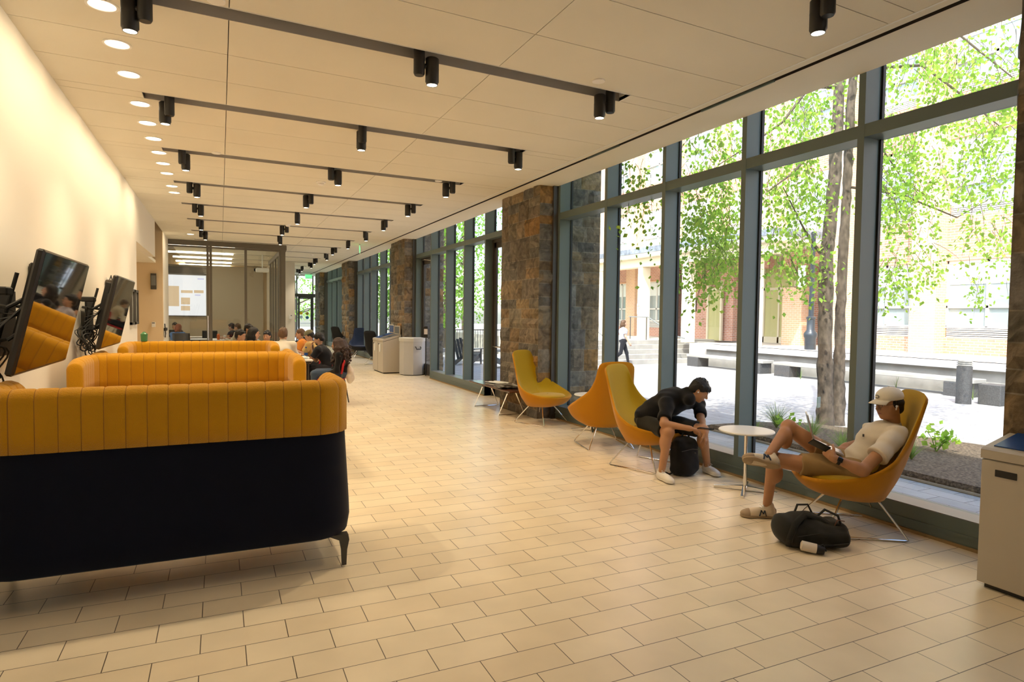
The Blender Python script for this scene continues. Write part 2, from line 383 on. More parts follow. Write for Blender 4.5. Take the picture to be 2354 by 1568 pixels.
def frame_door(n, y0, y1, label, hinge_bar=True, X=None):
    t = empty('door_%d' % n, (XG, y0, 0), kind='structure', label=label)
    f = MB(); z1 = TZ0; w_ = .055
    f.box(XG-.06, XG+.02, y0, y0+.05, 0, z1).box(XG-.06, XG+.02, y1-.05, y1, 0, z1).box(XG-.06, XG+.02, y0, y1, z1-.06, z1)
    f.build('door_frame', M_framed, t, world=True)
    l = MB(); a, b = y0+.055, y1-.055
    l.box(XG-.03, XG+.01, a, a+.09, .01, z1-.065).box(XG-.03, XG+.01, b-.09, b, .01, z1-.065).box(XG-.03, XG+.01, a, b, .01, .30).box(XG-.03, XG+.01, a, b, z1-.17, z1-.065)
    leaf = l.build('door_leaf', M_framed, t, world=True)
    MB().box(XG-.012, XG-.004, a+.09, b-.09, .30, z1-.17).build('pane', M_glass, t, world=True)
    c = MB().box(XG-.10, XG-.04, a+.05, a+.33, z1-.16, z1-.10); c.tube([(XG-.07, a+.3, z1-.11), (XG-.2, a+.5, z1-.085), (XG-.05, a+.72, z1-.06)], .008)
    c.build('door_closer', MATS['chrome'], t, world=True)
    MB().tube([(XG-.10, b-.14, 1.0), (XG-.10, a+.14, 1.0)], .014).build('push_bar', MATS['chrome'], t, world=True)
    return t
PIL = [(.72, 2.28), (8.72, 10.18), (16.62, 18.1), (24.72, 26.2), (32.5, 34.1)]   # stone piers
bay(1, 2.28, 8.72, [3.52, 4.80, 6.06, 7.30, 8.61], label='tall glazed bay of five panes nearest the camera, facing the courtyard')
bay(2, 10.18, 16.62, [10.22, 11.62, 12.80, 14.0, 15.18, 16.5], doors=[(10.28, 11.62), (15.24, 16.5)], label='glazed bay with a door at each end between the first and second stone piers')
bay(3, 18.1, 24.72, [18.3, 19.40, 20.68, 22.03, 23.24, 24.46], label='glazed bay behind the dark blue chairs')
bay(4, 26.2, 32.5, [26.4, 27.6, 28.97, 30.43, 31.85], label='farthest glazed bay of the corridor')
bay(5, -3.0, .72, [-2.4, -1.1, .1], label='glazed bay beside the camera')
frame_door(1, 10.28, 11.62, 'dark framed glass door beside the large stone pier')
frame_door(2, 15.24, 16.5, 'dark framed glass door with closer beside the second stone pier')
for i, (a, b) in enumerate(PIL):      # dark jambs where glass meets stone
    struct('trim_%d' % (i+1), MB().box(4.72, XG+.02, a-.05, a+.002, 0, H+.3).box(4.72, XG+.02, b-.002, b+.03, 0, H+.3), M_framed)
struct('baseboard_window', MB().box(XF-.02, XF-.001, 2.2, 8.6, 0, .02).box(XF-.02, XF-.001, 11.62, 15.2, 0, .02).box(XF-.02, XF-.001, 18.1, 24.7, 0, .02).box(XF-.02, XF-.001, 26.2, 32.5, 0, .02), M_oak)

# far end glazed wall with door
t = empty('window_6', (2.76, 36, 0), kind='structure', label='far end glazing with a door out to the trees')
f = MB()
for x in (2.78, 3.78, 4.62, 4.78): f.box(x-.03, x+.03, 35.95, 36.08, 0, H+.3)
f.box(2.76, 4.8, 35.96, 36.07, 2.5, 2.66).box(2.76, 4.8, 35.96, 36.07, 0, .1).box(3.84, 3.93, 35.98, 36.05, .1, 2.5).box(4.5, 4.59, 35.98, 36.05, .1, 2.5).box(3.9, 4.5, 35.98, 36.05, 2.38, 2.5).box(3.9, 4.5, 35.98, 36.05, .1, .3)
f.build('window_frame', M_framed, t, world=True); MB().box(2.76, 4.8, 36.01, 36.02, .1, H+.3).build('pane', M_glass, t, world=True)
MB().tube([(3.95, 35.9, 1.05), (4.5, 35.9, 1.05)], .015).build('push_bar', M_chrome, t, world=True)
MB().box(3.95, 4.3, 35.88, 35.95, 2.42, 2.47).build('door_closer', M_chrome, t, world=True)
for nm, c, x, z in (('yellow', (.9, .62, .02), 4.0, 1.60), ('gold', (.45, .32, .03), 4.32, 1.58), ('light blue', (.65, .8, .9), 4.0, 1.38), ('blue', (.03, .18, .35), 4.32, 1.36)):
    o = MB().lathe([(.085, 0), (.085, .004)], n=20, M=Matrix.Translation((x, 35.97, z)) @ Matrix.Rotation(PI/2, 4, 'X')).build('door_sticker', mat('sticker_'+nm, c, .5), t, world=True)
    o['label'] = 'round %s sticker on the door glass' % nm
struct('wall_far_header', MB().box(2.76, 5.0, 35.9, 36.2, H-.01, H+.6), M_white)

# ---------------------------------------------------------------- stone piers
def stone_material():
    m = bpy.data.materials.new('fieldstone'); m.use_nodes = True; n, l = m.node_tree.nodes, m.node_tree.links; b = n['Principled BSDF']; b.inputs['Roughness'].default_value = .8
    at_ = n.new('ShaderNodeAttribute'); at_.attribute_name = 'stone'; g = n.new('ShaderNodeNewGeometry')
    t = n.new('ShaderNodeTexNoise'); t.inputs['Scale'].default_value = 7; t.inputs['Detail'].default_value = 8; t.inputs['Distortion'].default_value = 1.2; l.new(g.outputs['Position'], t.inputs[0])
    r = n.new('ShaderNodeMapRange'); r.inputs[1].default_value = .3; r.inputs[2].default_value = .72; r.inputs[3].default_value = .45; r.inputs[4].default_value = 1.45; l.new(t.outputs[0], r.inputs[0])
    vm = n.new('ShaderNodeVectorMath'); vm.operation = 'SCALE'; l.new(at_.outputs[0], vm.inputs[0]); l.new(r.outputs[0], vm.inputs['Scale']); l.new(vm.outputs[0], b.inputs['Base Color'])
    t2 = n.new('ShaderNodeTexNoise'); t2.inputs['Scale'].default_value = 22; t2.inputs['Detail'].default_value = 8; l.new(g.outputs['Position'], t2.inputs[0])
    bp = n.new('ShaderNodeBump'); bp.inputs['Strength'].default_value = .9; bp.inputs['Distance'].default_value = .02; l.new(t2.outputs[0], bp.inputs['Height']); l.new(bp.outputs[0], b.inputs['Normal'])
    return m
M_stone = stone_material()
PAL = [(.20,.155,.10),(.17,.135,.095),(.22,.155,.085),(.14,.12,.095),(.18,.16,.125),(.23,.17,.095),(.15,.14,.12),(.20,.17,.12),(.13,.12,.105),(.26,.15,.055)]
def pier(idx, y0, y1, x0=4.50, x1=6.3, z1=4.3, label=''):
    rg = random.Random(40+idx); verts = []; faces = []; cols = []
    core = .035
    def quadgrid(P0, U, V, nrm, c):      # one rough stone face
        nu = max(2, int(U.length/.06)); nv = max(2, int(V.length/.06)); o = len(verts); prot = rg.uniform(.0, .035)
        for i in range(nu+1):
            for j in range(nv+1):
                e = min(i, nu-i, j, nv-j); k = 0 if e == 0 else 1
                verts.append(P0+U*(i/nu)+V*(j/nv)+nrm*((prot+rg.uniform(-.006, .008))*k - (.006 if k == 0 else 0)))
        for i in range(nu):
            for j in range(nv): faces.append((o+i*(nv+1)+j, o+(i+1)*(nv+1)+j, o+(i+1)*(nv+1)+j+1, o+i*(nv+1)+j+1)); cols.append(c)
    for (P, U, L, nrm) in ((Vector((x0, y1, 0)), Vector((0, -1, 0)), y1-y0, Vector((-1, 0, 0))), (Vector((x0, y0, 0)), Vector((1, 0, 0)), x1-x0, Vector((0, -1, 0))),
                           (Vector((x1, y1, 0)), Vector((-1, 0, 0)), x1-x0, Vector((0, 1, 0))), (Vector((x1, y0, 0)), Vector((0, 1, 0)), y1-y0, Vector((1, 0, 0)))):
        z = -.15; k = 0
        while z < z1:
            h = rg.choice((.16, .2, .24, .28, .32, .36)); s = 0
            while s < L-.01:
                wd = rg.uniform(.28, .62) if h < .25 else rg.uniform(.26, .5)
                if L-s-wd < .14: wd = L-s
                c = rg.choice(PAL); kk = rg.uniform(.75, 1.25); c = tuple(v*kk for v in c)
                if h > .3 and rg.random() < .4:
                    hh = h*rg.uniform(.4, .6)
                    quadgrid(P+U*(s+.005)+Vector((0,0,z+.005)), U*(wd-.01), Vector((0,0,hh-.01)), nrm, c); c = rg.choice(PAL)
                    quadgrid(P+U*(s+.005)+Vector((0,0,z+hh+.005)), U*(wd-.01), Vector((0,0,h-hh-.01)), nrm, c)
                else: quadgrid(P+U*(s+.005)+Vector((0,0,z+.005)), U*(wd-.01), Vector((0,0,h-.01)), nrm, c)
                s += wd
            z += h
    mb = MB(); mb.add(verts, faces); n0 = len(faces); i_ = .008
    mb.box(x0+i_, x1-i_, y0+i_, y1-i_, -.15, z1); cols += [(.26,.23,.18)]*6
    me = bpy.data.meshes.new('stone_pier'); me.from_pydata(mb.v, [], mb.f); me.materials.append(M_stone)
    ca = me.color_attributes.new('stone', 'FLOAT_COLOR', 'CORNER'); arr = []
    for p, c in zip(me.polygons, cols): arr += [*c, 1]*p.loop_total
    ca.data.foreach_set('color', arr)
    o = bpy.data.objects.new('stone_pier', me); COL.objects.link(o); o['kind'] = 'structure'; o['label'] = label; return o
for i, ((a, b), lb) in enumerate(zip(PIL, ('stone pier at the right edge of the view behind the recycling bin', 'large stone pier behind the yellow chair and the bench', 'stone pier behind the recycling bins at the second door', 'third stone pier down the window wall', 'farthest stone pier beside the end door'))):
    pier(i, a, b, x1=5.62, z1=H+.62, label=lb)
# ---------------------------------------------------------------- ceiling lamps
M_bulb = mat('lamp_lens_lit', (1, .95, .85), .3, emit=(1, .86, .62), estr=14)
M_ring = mat('lamp_trim_white', (.9, .88, .84), .5)
def spot_light(parent, loc, watts, size, blend, col=(1, .78, .50), rot=(0, 0, 0), r=.035):
    d = bpy.data.lights.new('bulb', 'SPOT'); d.energy = watts*LAMP; d.spot_size = math.radians(size); d.spot_blend = blend; d.color = col; d.shadow_soft_size = r
    o = bpy.data.objects.new('bulb', d); COL.objects.link(o); o.location = loc; o.rotation_euler = rot; o.parent = parent; return o
def ceiling_spot():
    t = empty('ceiling_spotlight')
    mb = MB().lathe([(.075, .085), (.075, .068), (.068, .06)], n=24); mb.build('mounting_plate', M_black, t, smooth=True)
    mb = MB().lathe([(.044, .065), (.044, -.155), (.036, -.17), (0.001, -.17)], n=24); mb.build('stem_housing', M_black, t, smooth=True)
    h = MB().lathe([(.001, -.02), (.045, -.02), (.053, -.028), (.053, -.10), (.054, -.105), (.053, -.11), (.053, -.205), (.046, -.215), (.044, -.23), (.040, -.23), (.040, -.214)], c=(.105, 0, 0), n=24, caps=False)
    h.tube([(.03, 0, -.09), (.07, 0, -.09)], .02)
    hd = h.build('lamp_head', M_black, t, smooth=True)
    MB().lathe([(.0401, -.226), (.020, -.231), (.001, -.232)], c=(.105, 0, 0), n=20).build('lens', M_bulb, hd, smooth=True)
    return t
sp0 = ceiling_spot(); first = True
ordw = ['nearest', 'second', 'third', 'fourth', 'fifth', 'sixth', 'seventh', 'eighth', 'ninth', 'tenth', 'eleventh', 'twelfth', 'thirteenth', 'fourteenth']
colw = {0: 'at the wall end of the %s recess from the camera', 1: 'mid-way along the %s recess from the camera', 2: 'at the window end of the %s recess from the camera'}
angs = {(1,0):2.6, (1,1):0.0, (1,2):3.0, (2,0):2.0, (2,1):1.5, (2,2):0.2, (3,0):1.2, (3,1):0.3, (3,2):2.6, (4,0):-.1, (4,1):2.3, (4,2):2.7, (5,0):0, (5,1):1.4, (5,2):1.8, (6,0):1.0, (6,1):2.9, (6,2):1.1, (7,0):.3, (7,1):1.2, (7,2):1.6}
spots = []
seen = {0: [(2, 3.33)]}
idx = 0
rows_y = [2.53+2.155*i for i in range(0, 15)]
meas = {1: 4.66, 2: 6.85, 3: 9.07, 4: 11.27, 5: 13.4, 6: 15.68, 7: 17.9, 8: 20.1, 9: 22.3, 10: 24.6, 11: 26.9, 12: 29.0, 13: 31.8}
for r in range(0, 14):
    for k, x in enumerate((-.43, 1.42, 3.25)):
        if r == 0 and k != 2: continue
        if r > 7 and k < 2: continue
        y = rows_y[r]+SLOTW/2+SH*x
        if r == 0: x = 3.40
        o = sp0 if first else copy_tree(sp0); first = False
        o.location = (x, y, H+.01); o.rotation_euler = (0, 0, angs.get((r, k), (r*1.3+k*2.1) % 3))
        tag(o, 'black ceiling spotlight ' + (('just inside the top edge of the view' if r == 0 else colw[k] % ordw[r-1])), 'spotlight', 'black spotlights in the ceiling recesses')
        spot_light(o, (.105, 0, -.24), 92 if r < 5 else 125, 118, .8, (1, .78, .50) if r < 4 else ((1, .83, .62) if r < 7 else (1, .90, .76)))
# round wall-washing downlights beside the left wall
def downlight():
    t = empty('recessed_downlight')
    MB().lathe([(.096, 0.0), (.098, -.006), (.082, -.006), (.078, .0)], n=28, caps=False).build('trim_ring', M_ring, t, smooth=True)
    MB().lathe([(.079, -.001), (.074, -.004), (.001, -.004)], n=24, caps=False).build('lens', M_bulb2, t, smooth=True)
    return t
M_bulb2 = mat('downlight_lens_lit', (1, .95, .85), .4, emit=(1, .84, .6), estr=6)
dl0 = downlight(); ys = [5.01, 5.68, 6.35, 7.19, 7.88, 8.55, 9.26, 9.91, 10.59, 11.62, 12.23, 18.57]
for i, y in enumerate([3.2, 4.2]+ys):  # the first two light the wall just outside the frame
    o = dl0 if i == 0 else copy_tree(dl0); o.location = (-.70, y, H-.002)
    if i < 2: lb = 'round downlight overhead before the view, %s to the camera' % ('nearest' if i == 0 else 'second nearest')
    elif i == 13: lb = 'lone round recessed downlight far off before the glass room'
    else: lb = 'round lit downlight by the left wall, %s in view from the camera' % ordw[i-2].replace('nearest', 'first')
    tag(o, lb, 'downlight', 'round downlights along the left wall')
    spot_light(o, (0, 0, -.03), 30 if i > 1 else 18, 150, .6, (1, .80, .52), (0, math.radians(27), 0), .06)
# smoke detectors and recess plugs
def detector(loc, lb, r=.075):
    t = empty('smoke_detector', loc); tag(t, lb, 'smoke detector', 'ceiling detectors')
    MB().lathe([(r, 0), (r, -.012), (r*.9, -.02)], n=24).build('base_plate', M_ring, t, smooth=True)
    MB().lathe([(r*.62, -.02), (r*.66, -.04), (r*.4, -.05)], n=20).build('sensor_head', M_ring, t, smooth=True)
detector((1.42, 10.14, H), 'white round smoke detector on the ceiling above the second yellow sofa')
detector((1.42, 15.36, H), 'white round smoke detector on the ceiling farther along, above the seated group')
detector((2.9, 22.8, H), 'small white smoke detector on the ceiling near the corridor windows', .06)
for (px, py, lb) in ((1376, 188, 'white round cover plate in the nearest lamp recess, near its window end'), (497, 4, 'white round cover plate in the nearest lamp recess, near the top edge of the view'), (497, 353, 'white round cover plate in the third lamp recess'), (1008, 417, 'white cover plate at the window end of the third lamp recess')):
    p = Vector((0, 0, CAM_H)) + ray(px, py)*((H-.01-CAM_H)/ray(px, py).z)
    o = MB().lathe([(.055, 0), (.055, .012), (.01, .013)], n=24).build('cover_plate', M_ring, smooth=True); o.location = p; tag(o, lb, 'cover plate', 'recess cover plates')
# exit signs
M_exit = mat('exit_green_lit', (.1, .8, .3), .4, emit=(.08, 1, .22), estr=2.2); M_exw = mat('exit_panel_clear', (.55, .9, .6), .3, emit=(.2, .9, .35), estr=.5)
def exit_sign(loc, rz, lb):
    t = empty('exit_sign', loc, rz, lb, 'exit sign')
    MB().box(-.05, .05, -.02, .02, -.02, .0).box(-.17, .17, -.01, .01, -.035, -.02).build('canopy_mount', M_ring, t)
    MB().box(-.17, .17, -.004, .004, -.26, -.035).build('panel', M_exw, t)
    for s in (0, 1): text('EXIT', .17, M_exit, (0, -.006 if s == 0 else .006, -.15), (PI/2, 0, PI*s), t)
exit_sign((3.72, 18.69, H), PI/2-.25, 'hanging green exit sign below the ceiling near the corridor windows')
exit_sign((4.15, 34.0, H), 0, 'small green exit sign in front of the far end door')
# ---------------------------------------------------------------- courtyard
M_pave = brickmat('plaza_paver', (.43, .425, .415), (.37, .365, .355), (.20, .195, .19), .44, .22, .006, .75, axes='yx', bump=.3, nvar=.12, nscale=3)
M_conc = mat('pale_concrete', (.40, .385, .35), .85, var=.2, vscale=2.5, bump=.2, bscale=30)
M_concd = mat('speckled_dark_granite', (.10, .10, .10), .6, var=.5, vscale=60)
M_mulch = mat('bark_mulch', (.22, .16, .10), .95, var=.75, vscale=38, bump=1.0, bscale=60)
M_brick = brickmat('red_brick', (.62, .30, .20), (.54, .24, .16), (.66, .58, .50), .21, .075, .008, .85, axes='tri', bump=.3, nvar=.15)
M_brickl = brickmat('buff_orange_brick', (.78, .47, .27), (.72, .42, .25), (.75, .62, .5), .21, .075, .007, .85, axes='tri', bump=.3, nvar=.1)
M_wfr = mat('pale_window_frame', (.72, .70, .64), .5)
M_wgl = mat('reflective_window', (.30, .36, .36), .06, spec=1.0)
M_stucco = mat('cream_render', (.80, .70, .52), .85)
struct('plaza_paving', MB().box(5.14, 60, -20, 80, -.4, -.10).box(-30, 5.14, 36.1, 80, -.4, -.1), M_pave, 'pale concrete pavers of the sunny courtyard')
# raised terrace: retaining wall, steps
mb = MB().box(16.1, 60, -20, 18.7, -.1, .66).box(11.2, 60, 20.7, 60, -.1, .70)
struct('terrace', mb, mat('terrace_paving', (.62, .58, .50), .85, var=.12, vscale=2))
mb = MB()
for i in range(5): mb.box(11.2, 17.2, 18.7+.4*i, 20.72, -.1+.16*i, -.1+.16*(i+1)-.0)
mb.build('terrace_steps', M_conc); o = bpy.data.objects['terrace_steps']; tag(o, 'wide pale concrete steps up to the brick building', 'steps')
mb = MB().box(17.21, 17.6, 18.71, 20.69, -.1, .66)
o = mb.build('step_cheek_wall', M_conc); tag(o, 'low concrete cheek wall ending the steps on their right', 'low wall')
t = empty('retaining_wall', (15.9, 5, -.1), label='long low concrete retaining wall across the courtyard', cat='wall')
MB().box(15.95, 16.2, -12, 17.6, -.1, .5).build('wall_body', M_conc, t, world=True)
MB().box(15.8, 16.35, -12, 17.7, .5, .66).build('cap_stone', mat('cap_stone', (.46, .47, .48), .6, var=.1), t, world=True)
for i, (a, b, lb) in enumerate(((-8, 6.7, 'right-hand'), (8.3, 13.9, 'middle'), (14.3, 17.8, 'left-hand'))):
    t = empty('slab_bench', (15.45, (a+b)/2, -.1), label='long stone slab bench on dark blocks before the retaining wall, the %s one' % lb, cat='bench', group='slab benches of the courtyard')
    MB().bbox((15.45, (a+b)/2, .27), (.5, b-a, .09), b=.01).build('seat_slab', M_conc, t, world=True)
    n = max(2, int((b-a)/3.2)+1)
    for k in range(n):
        y = a+.35+(b-a-.7)*k/(n-1); MB().bbox((15.42, y, .06), (.50, .55, .33), b=.01).build('support_block', M_concd, t, world=True)
for (x, y, h, r, lb) in ((14.05, 7.85, .78, .14, 'short dark granite bollard with slotted lamp top in the courtyard'),):
    t = empty('bollard', (x, y, -.1), label=lb, cat='bollard')
    MB().lathe([(r, 0), (r, h)], n=20).build('post', M_concd, t, smooth=True)
    MB().lathe([(r*.85, h), (r*.85, h+.02), (r, h+.02), (r, h+.04), (r*.85, h+.04), (r*.85, h+.06), (r, h+.06), (r, h+.08), (r*.85, h+.08), (r*.85, h+.1), (r, h+.1), (r, h+.13)], n=20).build('lamp_head', M_conc, t, smooth=True)
for (x, y, lb) in ((14.5, 7.5, 'dark speckled granite cube beside the bollard'), (15.0, 6.7, 'dark speckled granite cube at the stone pier edge')):
    o = MB().bbox((0, 0, .21), (.42, .42, .42)).build('granite_cube', M_concd); o.location = (x, y, -.1); tag(o, lb, 'stone block', 'granite cubes')
# mulch bed
me = MB(); pts = [(6.8, 7.5), (7.6, 7.45), (8.4, 7.05), (9.0, 5.6), (9.35, 4.2), (9.6, 2), (9.6, -3), (6.72, -3), (6.74, 3.6)]
me.add([(x, y, -.1) for x, y in pts]+[(x, y, -.05) for x, y in pts]+[(x*.97+.22, y*.97+.1, -.01) for x, y in pts], [])
n_ = len(pts)
for j in range(n_):
    for L in (0, 1): me.f.append((L*n_+j, L*n_+(j+1) % n_, (L+1)*n_+(j+1) % n_, (L+1)*n_+j)); me.mi.append(0)
me.f.append(tuple(range(2*n_, 3*n_))); me.mi.append(0)
o = me.build('mulch_bed', M_mulch); tag(o, 'planting bed of brown bark mulch outside the glass', 'planting bed', kind='stuff')
M_edge = mat('bed_edge', (.32, .27, .19), .8)
struct('bed_edging', MB().tube([(x, y, -.09) for x, y in pts], .02, closed=True), M_edge)

# ---------------------------------------------------------------- brick building across the courtyard
B = empty('brick_building', (18.6, 12, .66), label='large sunlit brick college building across the courtyard', cat='building')
FX = 19.0; m = MB(); pl = MB(); fr = MB(); lv = MB(); band = MB()
def part(name, mb, mt, label=None):
    o = mb.build(name, mt, B, world=True)
    if label: o['label'] = label
    return o
def wbay(y0, y1, ground=True, top=3, z0=.66):
    for k in range(top):
        zb = .66+3.46*k
        if k == 0 and not ground: continue
        m.box(FX, FX+.3, y0, y1, zb if k == 0 else zb-.55, zb+.46)         # brick below
        m.box(FX, FX+.3, y0, y1, zb+2.70, zb+2.91)
        band.box(FX-.03, FX+.3, y0, y1, zb+2.68, zb+2.73)
        for j in range(5): lv.box(FX+.02, FX+.12, y0+.1, y1-.05, zb+.49+j*.055, zb+.525+j*.055)
        fr.box(FX+.06, FX+.2, y0, y1, zb+.46, zb+.49).box(FX+.05, FX+.2, y0, y1, zb+.76, zb+.82).box(FX+.05, FX+.2, y0, y1, zb+1.33, zb+1.40).box(FX+.05, FX+.2, y0, y1, zb+2.60, zb+2.68)
        n = max(2, round((y1-y0)/1.05))
        for j in range(n+1): yy = y0+(y1-y0)*j/n; fr.box(FX+.05, FX+.2, max(y0, yy-.035), min(y1, yy+.035), zb+.8, zb+2.68)
        for j in range(n):
            a = y0+(y1-y0)*j/n+.035; b = y0+(y1-y0)*(j+1)/n-.035
            for (u, v) in ((.82, 1.33), (1.40, 2.60)): MB().box(FX+.12, FX+.14, a, b, zb+u, zb+v).build('window_pane', M_wgl, B, world=True)
            part('window_blind', MB().box(FX+.10, FX+.118, a, b, zb+2.0, zb+2.6), M_blind)
M_blind = mat('pale_blind', (.75, .78, .74), .7)
yy = -8.2
ybays = []
while yy < 14.2:
    ybays.append((yy, yy+2.13)); pl.box(FX-.45, FX+.3, yy+2.13, yy+2.88, .6, 13); yy += 2.88
for a, b in ybays: wbay(a, b)
y = yy
while y < 33:                          # above and beyond the canopy
    wbay(y, y+2.13, ground=(y > 22.5)); pl.box(FX-.45, FX+.3, y+2.13, y+2.88, 4.4 if y < 21 else .6, 13); y += 2.88
m.box(FX+.3, FX+2, -8.2, 34, 10, 13); m.box(FX+.9, FX+2.2, -8.2, 15.0, .6, 10.2); m.box(FX+.9, FX+2.2, 22.5, 34, .6, 10.2); m.box(FX+.9, FX+2.2, 15.0, 22.5, 4.2, 10.2)
part('brick_wall', m, M_brick); part('brick_pilaster', pl, M_brickl, 'buff brick pilasters between the window bays'); part('window_frame', fr, M_wfr); part('louvre', lv, M_wfr); part('lintel_band', band, mat('lintel', (.75, .42, .25), .7))
# entrance recess under the canopy
e = MB().box(20.4, 20.6, 15.0, 17.2, .66, 4.2).box(20.2, 20.6, 18.9, 19.9, .66, 4.2).box(19.0, 20.5, 14.9, 15.0, .66, 4.2).box(19.3, 20.6, 19.8, 22.5, .66, 4.2)
part('entrance_wall', e, M_brick, 'shaded brick wall of the entrance recess')
part('entrance_pier', MB().box(18.7, 19.2, 15.9, 16.75, .66, 2.75), M_brickl)
g_ = MB()
for yy in (17.25, 18.0, 18.75): g_.box(19.9, 20.0, yy-.04, yy+.04, .66, 4.1)
g_.box(19.9, 20.0, 17.2, 18.8, 2.75, 2.85).box(19.9, 20, 17.2, 18.8, .66, .9)
for yy in (20.3, 21.1): g_.box(19.1, 19.2, yy-.05, yy+.05, .66, 3.2)
g_.box(19.1, 19.2, 20.3, 21.1, 2.8, 2.9)
part('door_frame', g_, mat('cream_door_frame', (.72, .64, .46), .5))
part('door_glass', MB().box(19.94, 19.96, 17.2, 18.8, .9, 4.1).box(19.15, 19.17, 20.3, 21.1, .66, 2.9), mat('entrance_glass', (.52, .48, .22), .15, spec=.8))
part('notice_box', MB().box(19.2, 19.3, 22.0, 22.4, 1.9, 2.5).box(19.22, 19.3, 22.6, 22.8, 1.4, 1.8), M_framed)
C_ = B
MB().box(15.9, 20.4, 14.6, 29, 4.12, 4.42).build('canopy_slab', mat('canopy_render', (.84, .78, .66), .85), C_, world=True)
MB().box(15.86, 15.9, 14.6, 29, 4.28, 4.5).box(15.86, 20.4, 14.56, 14.6, 4.28, 4.5).build('slate_fascia', mat('slate_fascia', (.30, .33, .38), .6, var=.5, vscale=5), C_, world=True)
MB().box(16.25, 16.7, 14.9, 28.6, 3.75, 4.12).build('canopy_beam', M_stucco, C_, world=True)
for yy in (15.9, 19.25, 22.1, 25.2, 28.2): MB().bbox((16.48, yy, 2.2), (.42, .34, 3.1), b=.015).build('column', M_stucco, C_, world=True)
M_nosm = mat('no_smoking_notice', (.85, .75, .6), .6)
s_ = MB().box(16.255, 16.265, 21.98, 22.26, 1.75, 2.2).build('notice', M_nosm, C_, world=True)
o = MB().tube([(16.245, 22.12+.08*math.cos(a), 2.03+.08*math.sin(a)) for a in np.linspace(0, 2*PI, 20)[:-1]], .008, closed=True).build('prohibition_mark', mat('notice_red', (.6, .2, .12), .6), s_)

# hand rails
def rail(pts, posts, lb):
    t = empty('handrail', (pts[0][0], pts[0][1], pts[0][2]-.9), label=lb, cat='handrail', group='metal handrails of the steps')
    MB().tube(pts, .024).build('rail', M_sill, t, world=True, smooth=True)
    for (x, y, a, b) in posts: MB().tube([(x, y, a), (x, y, b)], .022).build('post', M_framed, t, world=True, smooth=True)
rail([(15.6, 18.4, .85), (15.6, 18.9, .92), (15.6, 20.6, 1.62), (15.6, 21.9, 1.63)], [(15.6, 18.9, -.1, .92), (15.6, 20.7, .6, 1.62), (15.6, 21.8, .6, 1.62)], 'grey metal handrail climbing the right side of the steps')
rail([(12.4, 18.4, .8), (12.4, 18.9, .9), (12.4, 20.6, 1.6), (12.4, 22.0, 1.62)], [(12.4, 18.9, -.1, .9), (12.4, 20.7, .6, 1.6), (12.4, 21.9, .6, 1.6)], 'metal handrail in the middle of the steps behind the walking woman')
# lamp post
p = atx(1862, 806, 16.9)
t = empty('lamp_post', (p.x, p.y, .66), label='black ornamental lamp post beside the twin tree trunks', cat='lamp post')
MB().lathe([(.17, 0), (.17, .35), (.2, .42), (.2, .5), (.15, .58), (.12, .62), (.12, .95), (.14, .97), (.14, 1.02), (.08, 1.06), (.065, 3.6), (.09, 3.65), (.05, 3.7)], n=20).build('post', mat('lamp_post_black', (.03, .04, .05), .35), t, smooth=True)
MB().lathe([(.09, 3.7), (.18, 3.95), (.2, 4.15), (.12, 4.3), (.02, 4.4)], n=20).build('lantern', mat('frosted_lantern', (.8, .8, .78), .4), t, smooth=True)

# ---------------------------------------------------------------- vegetation
M_bark = mat('flaky_bark', (.17, .13, .095), .95, var=.6, vscale=14, bump=1.0, bscale=30, stretch=(1, 1, .5))
M_bark2 = mat('dark_bark', (.10, .075, .05), .9, bump=.6, bscale=30)
def leafmat(name, c, c2):
    m = bpy.data.materials.new(name); m.use_nodes = True; MATS[name] = m; n, l = m.node_tree.nodes, m.node_tree.links; n.clear()
    g = n.new('ShaderNodeNewGeometry'); t = n.new('ShaderNodeTexNoise'); t.inputs['Scale'].default_value = 6; l.new(g.outputs['Position'], t.inputs[0])
    r = n.new('ShaderNodeValToRGB'); r.color_ramp.elements[0].position = .38; r.color_ramp.elements[1].position = .62
    r.color_ramp.elements[0].color = (*c2, 1); r.color_ramp.elements[1].color = (*c, 1); l.new(t.outputs[0], r.inputs[0])
    d = n.new('ShaderNodeBsdfDiffuse'); tl = n.new('ShaderNodeBsdfTranslucent'); mx = n.new('ShaderNodeMixShader'); mx.inputs[0].default_value = .5; o = n.new('ShaderNodeOutputMaterial')
    l.new(r.outputs[0], d.inputs[0]); l.new(r.outputs[0], tl.inputs[0]); l.new(d.outputs[0], mx.inputs[1]); l.new(tl.outputs[0], mx.inputs[2]); l.new(mx.outputs[0], o.inputs[0])
    return m
M_leaf = leafmat('birch_leaf', (.42, .60, .10), (.22, .42, .06)); M_leaf2 = leafmat('grove_leaf', (.34, .58, .09), (.16, .36, .05)); M_grass = leafmat('grass_blade', (.30, .42, .12), (.18, .30, .07))
class Leaves:
    def __init__(s): s.v = []; s.f = []
    def leaf(s, p, L, rg, drop=.7):
        d = Vector((rg.gauss(0, .6), rg.gauss(0, .6), -drop+rg.gauss(0, .5))).normalized(); n = d.orthogonal().normalized(); n.rotate(Matrix.Rotation(rg.uniform(0, 6.28), 3, d)); w = d.cross(n)
        o = len(s.v); s.v += [p, p+d*L*.45+w*L*.36+n*L*.05, p+d*L, p+d*L*.45-w*L*.36+n*L*.05]; s.f.append((o, o+1, o+2, o+3))
    def build(s, name, m, parent):
        me = bpy.data.meshes.new(name); me.from_pydata([tuple(v) for v in s.v], [], s.f); me.materials.append(m); o = bpy.data.objects.new(name, me); COL.objects.link(o); o.parent = parent
        if parent: o.matrix_parent_inverse = pinv(parent)
        return o
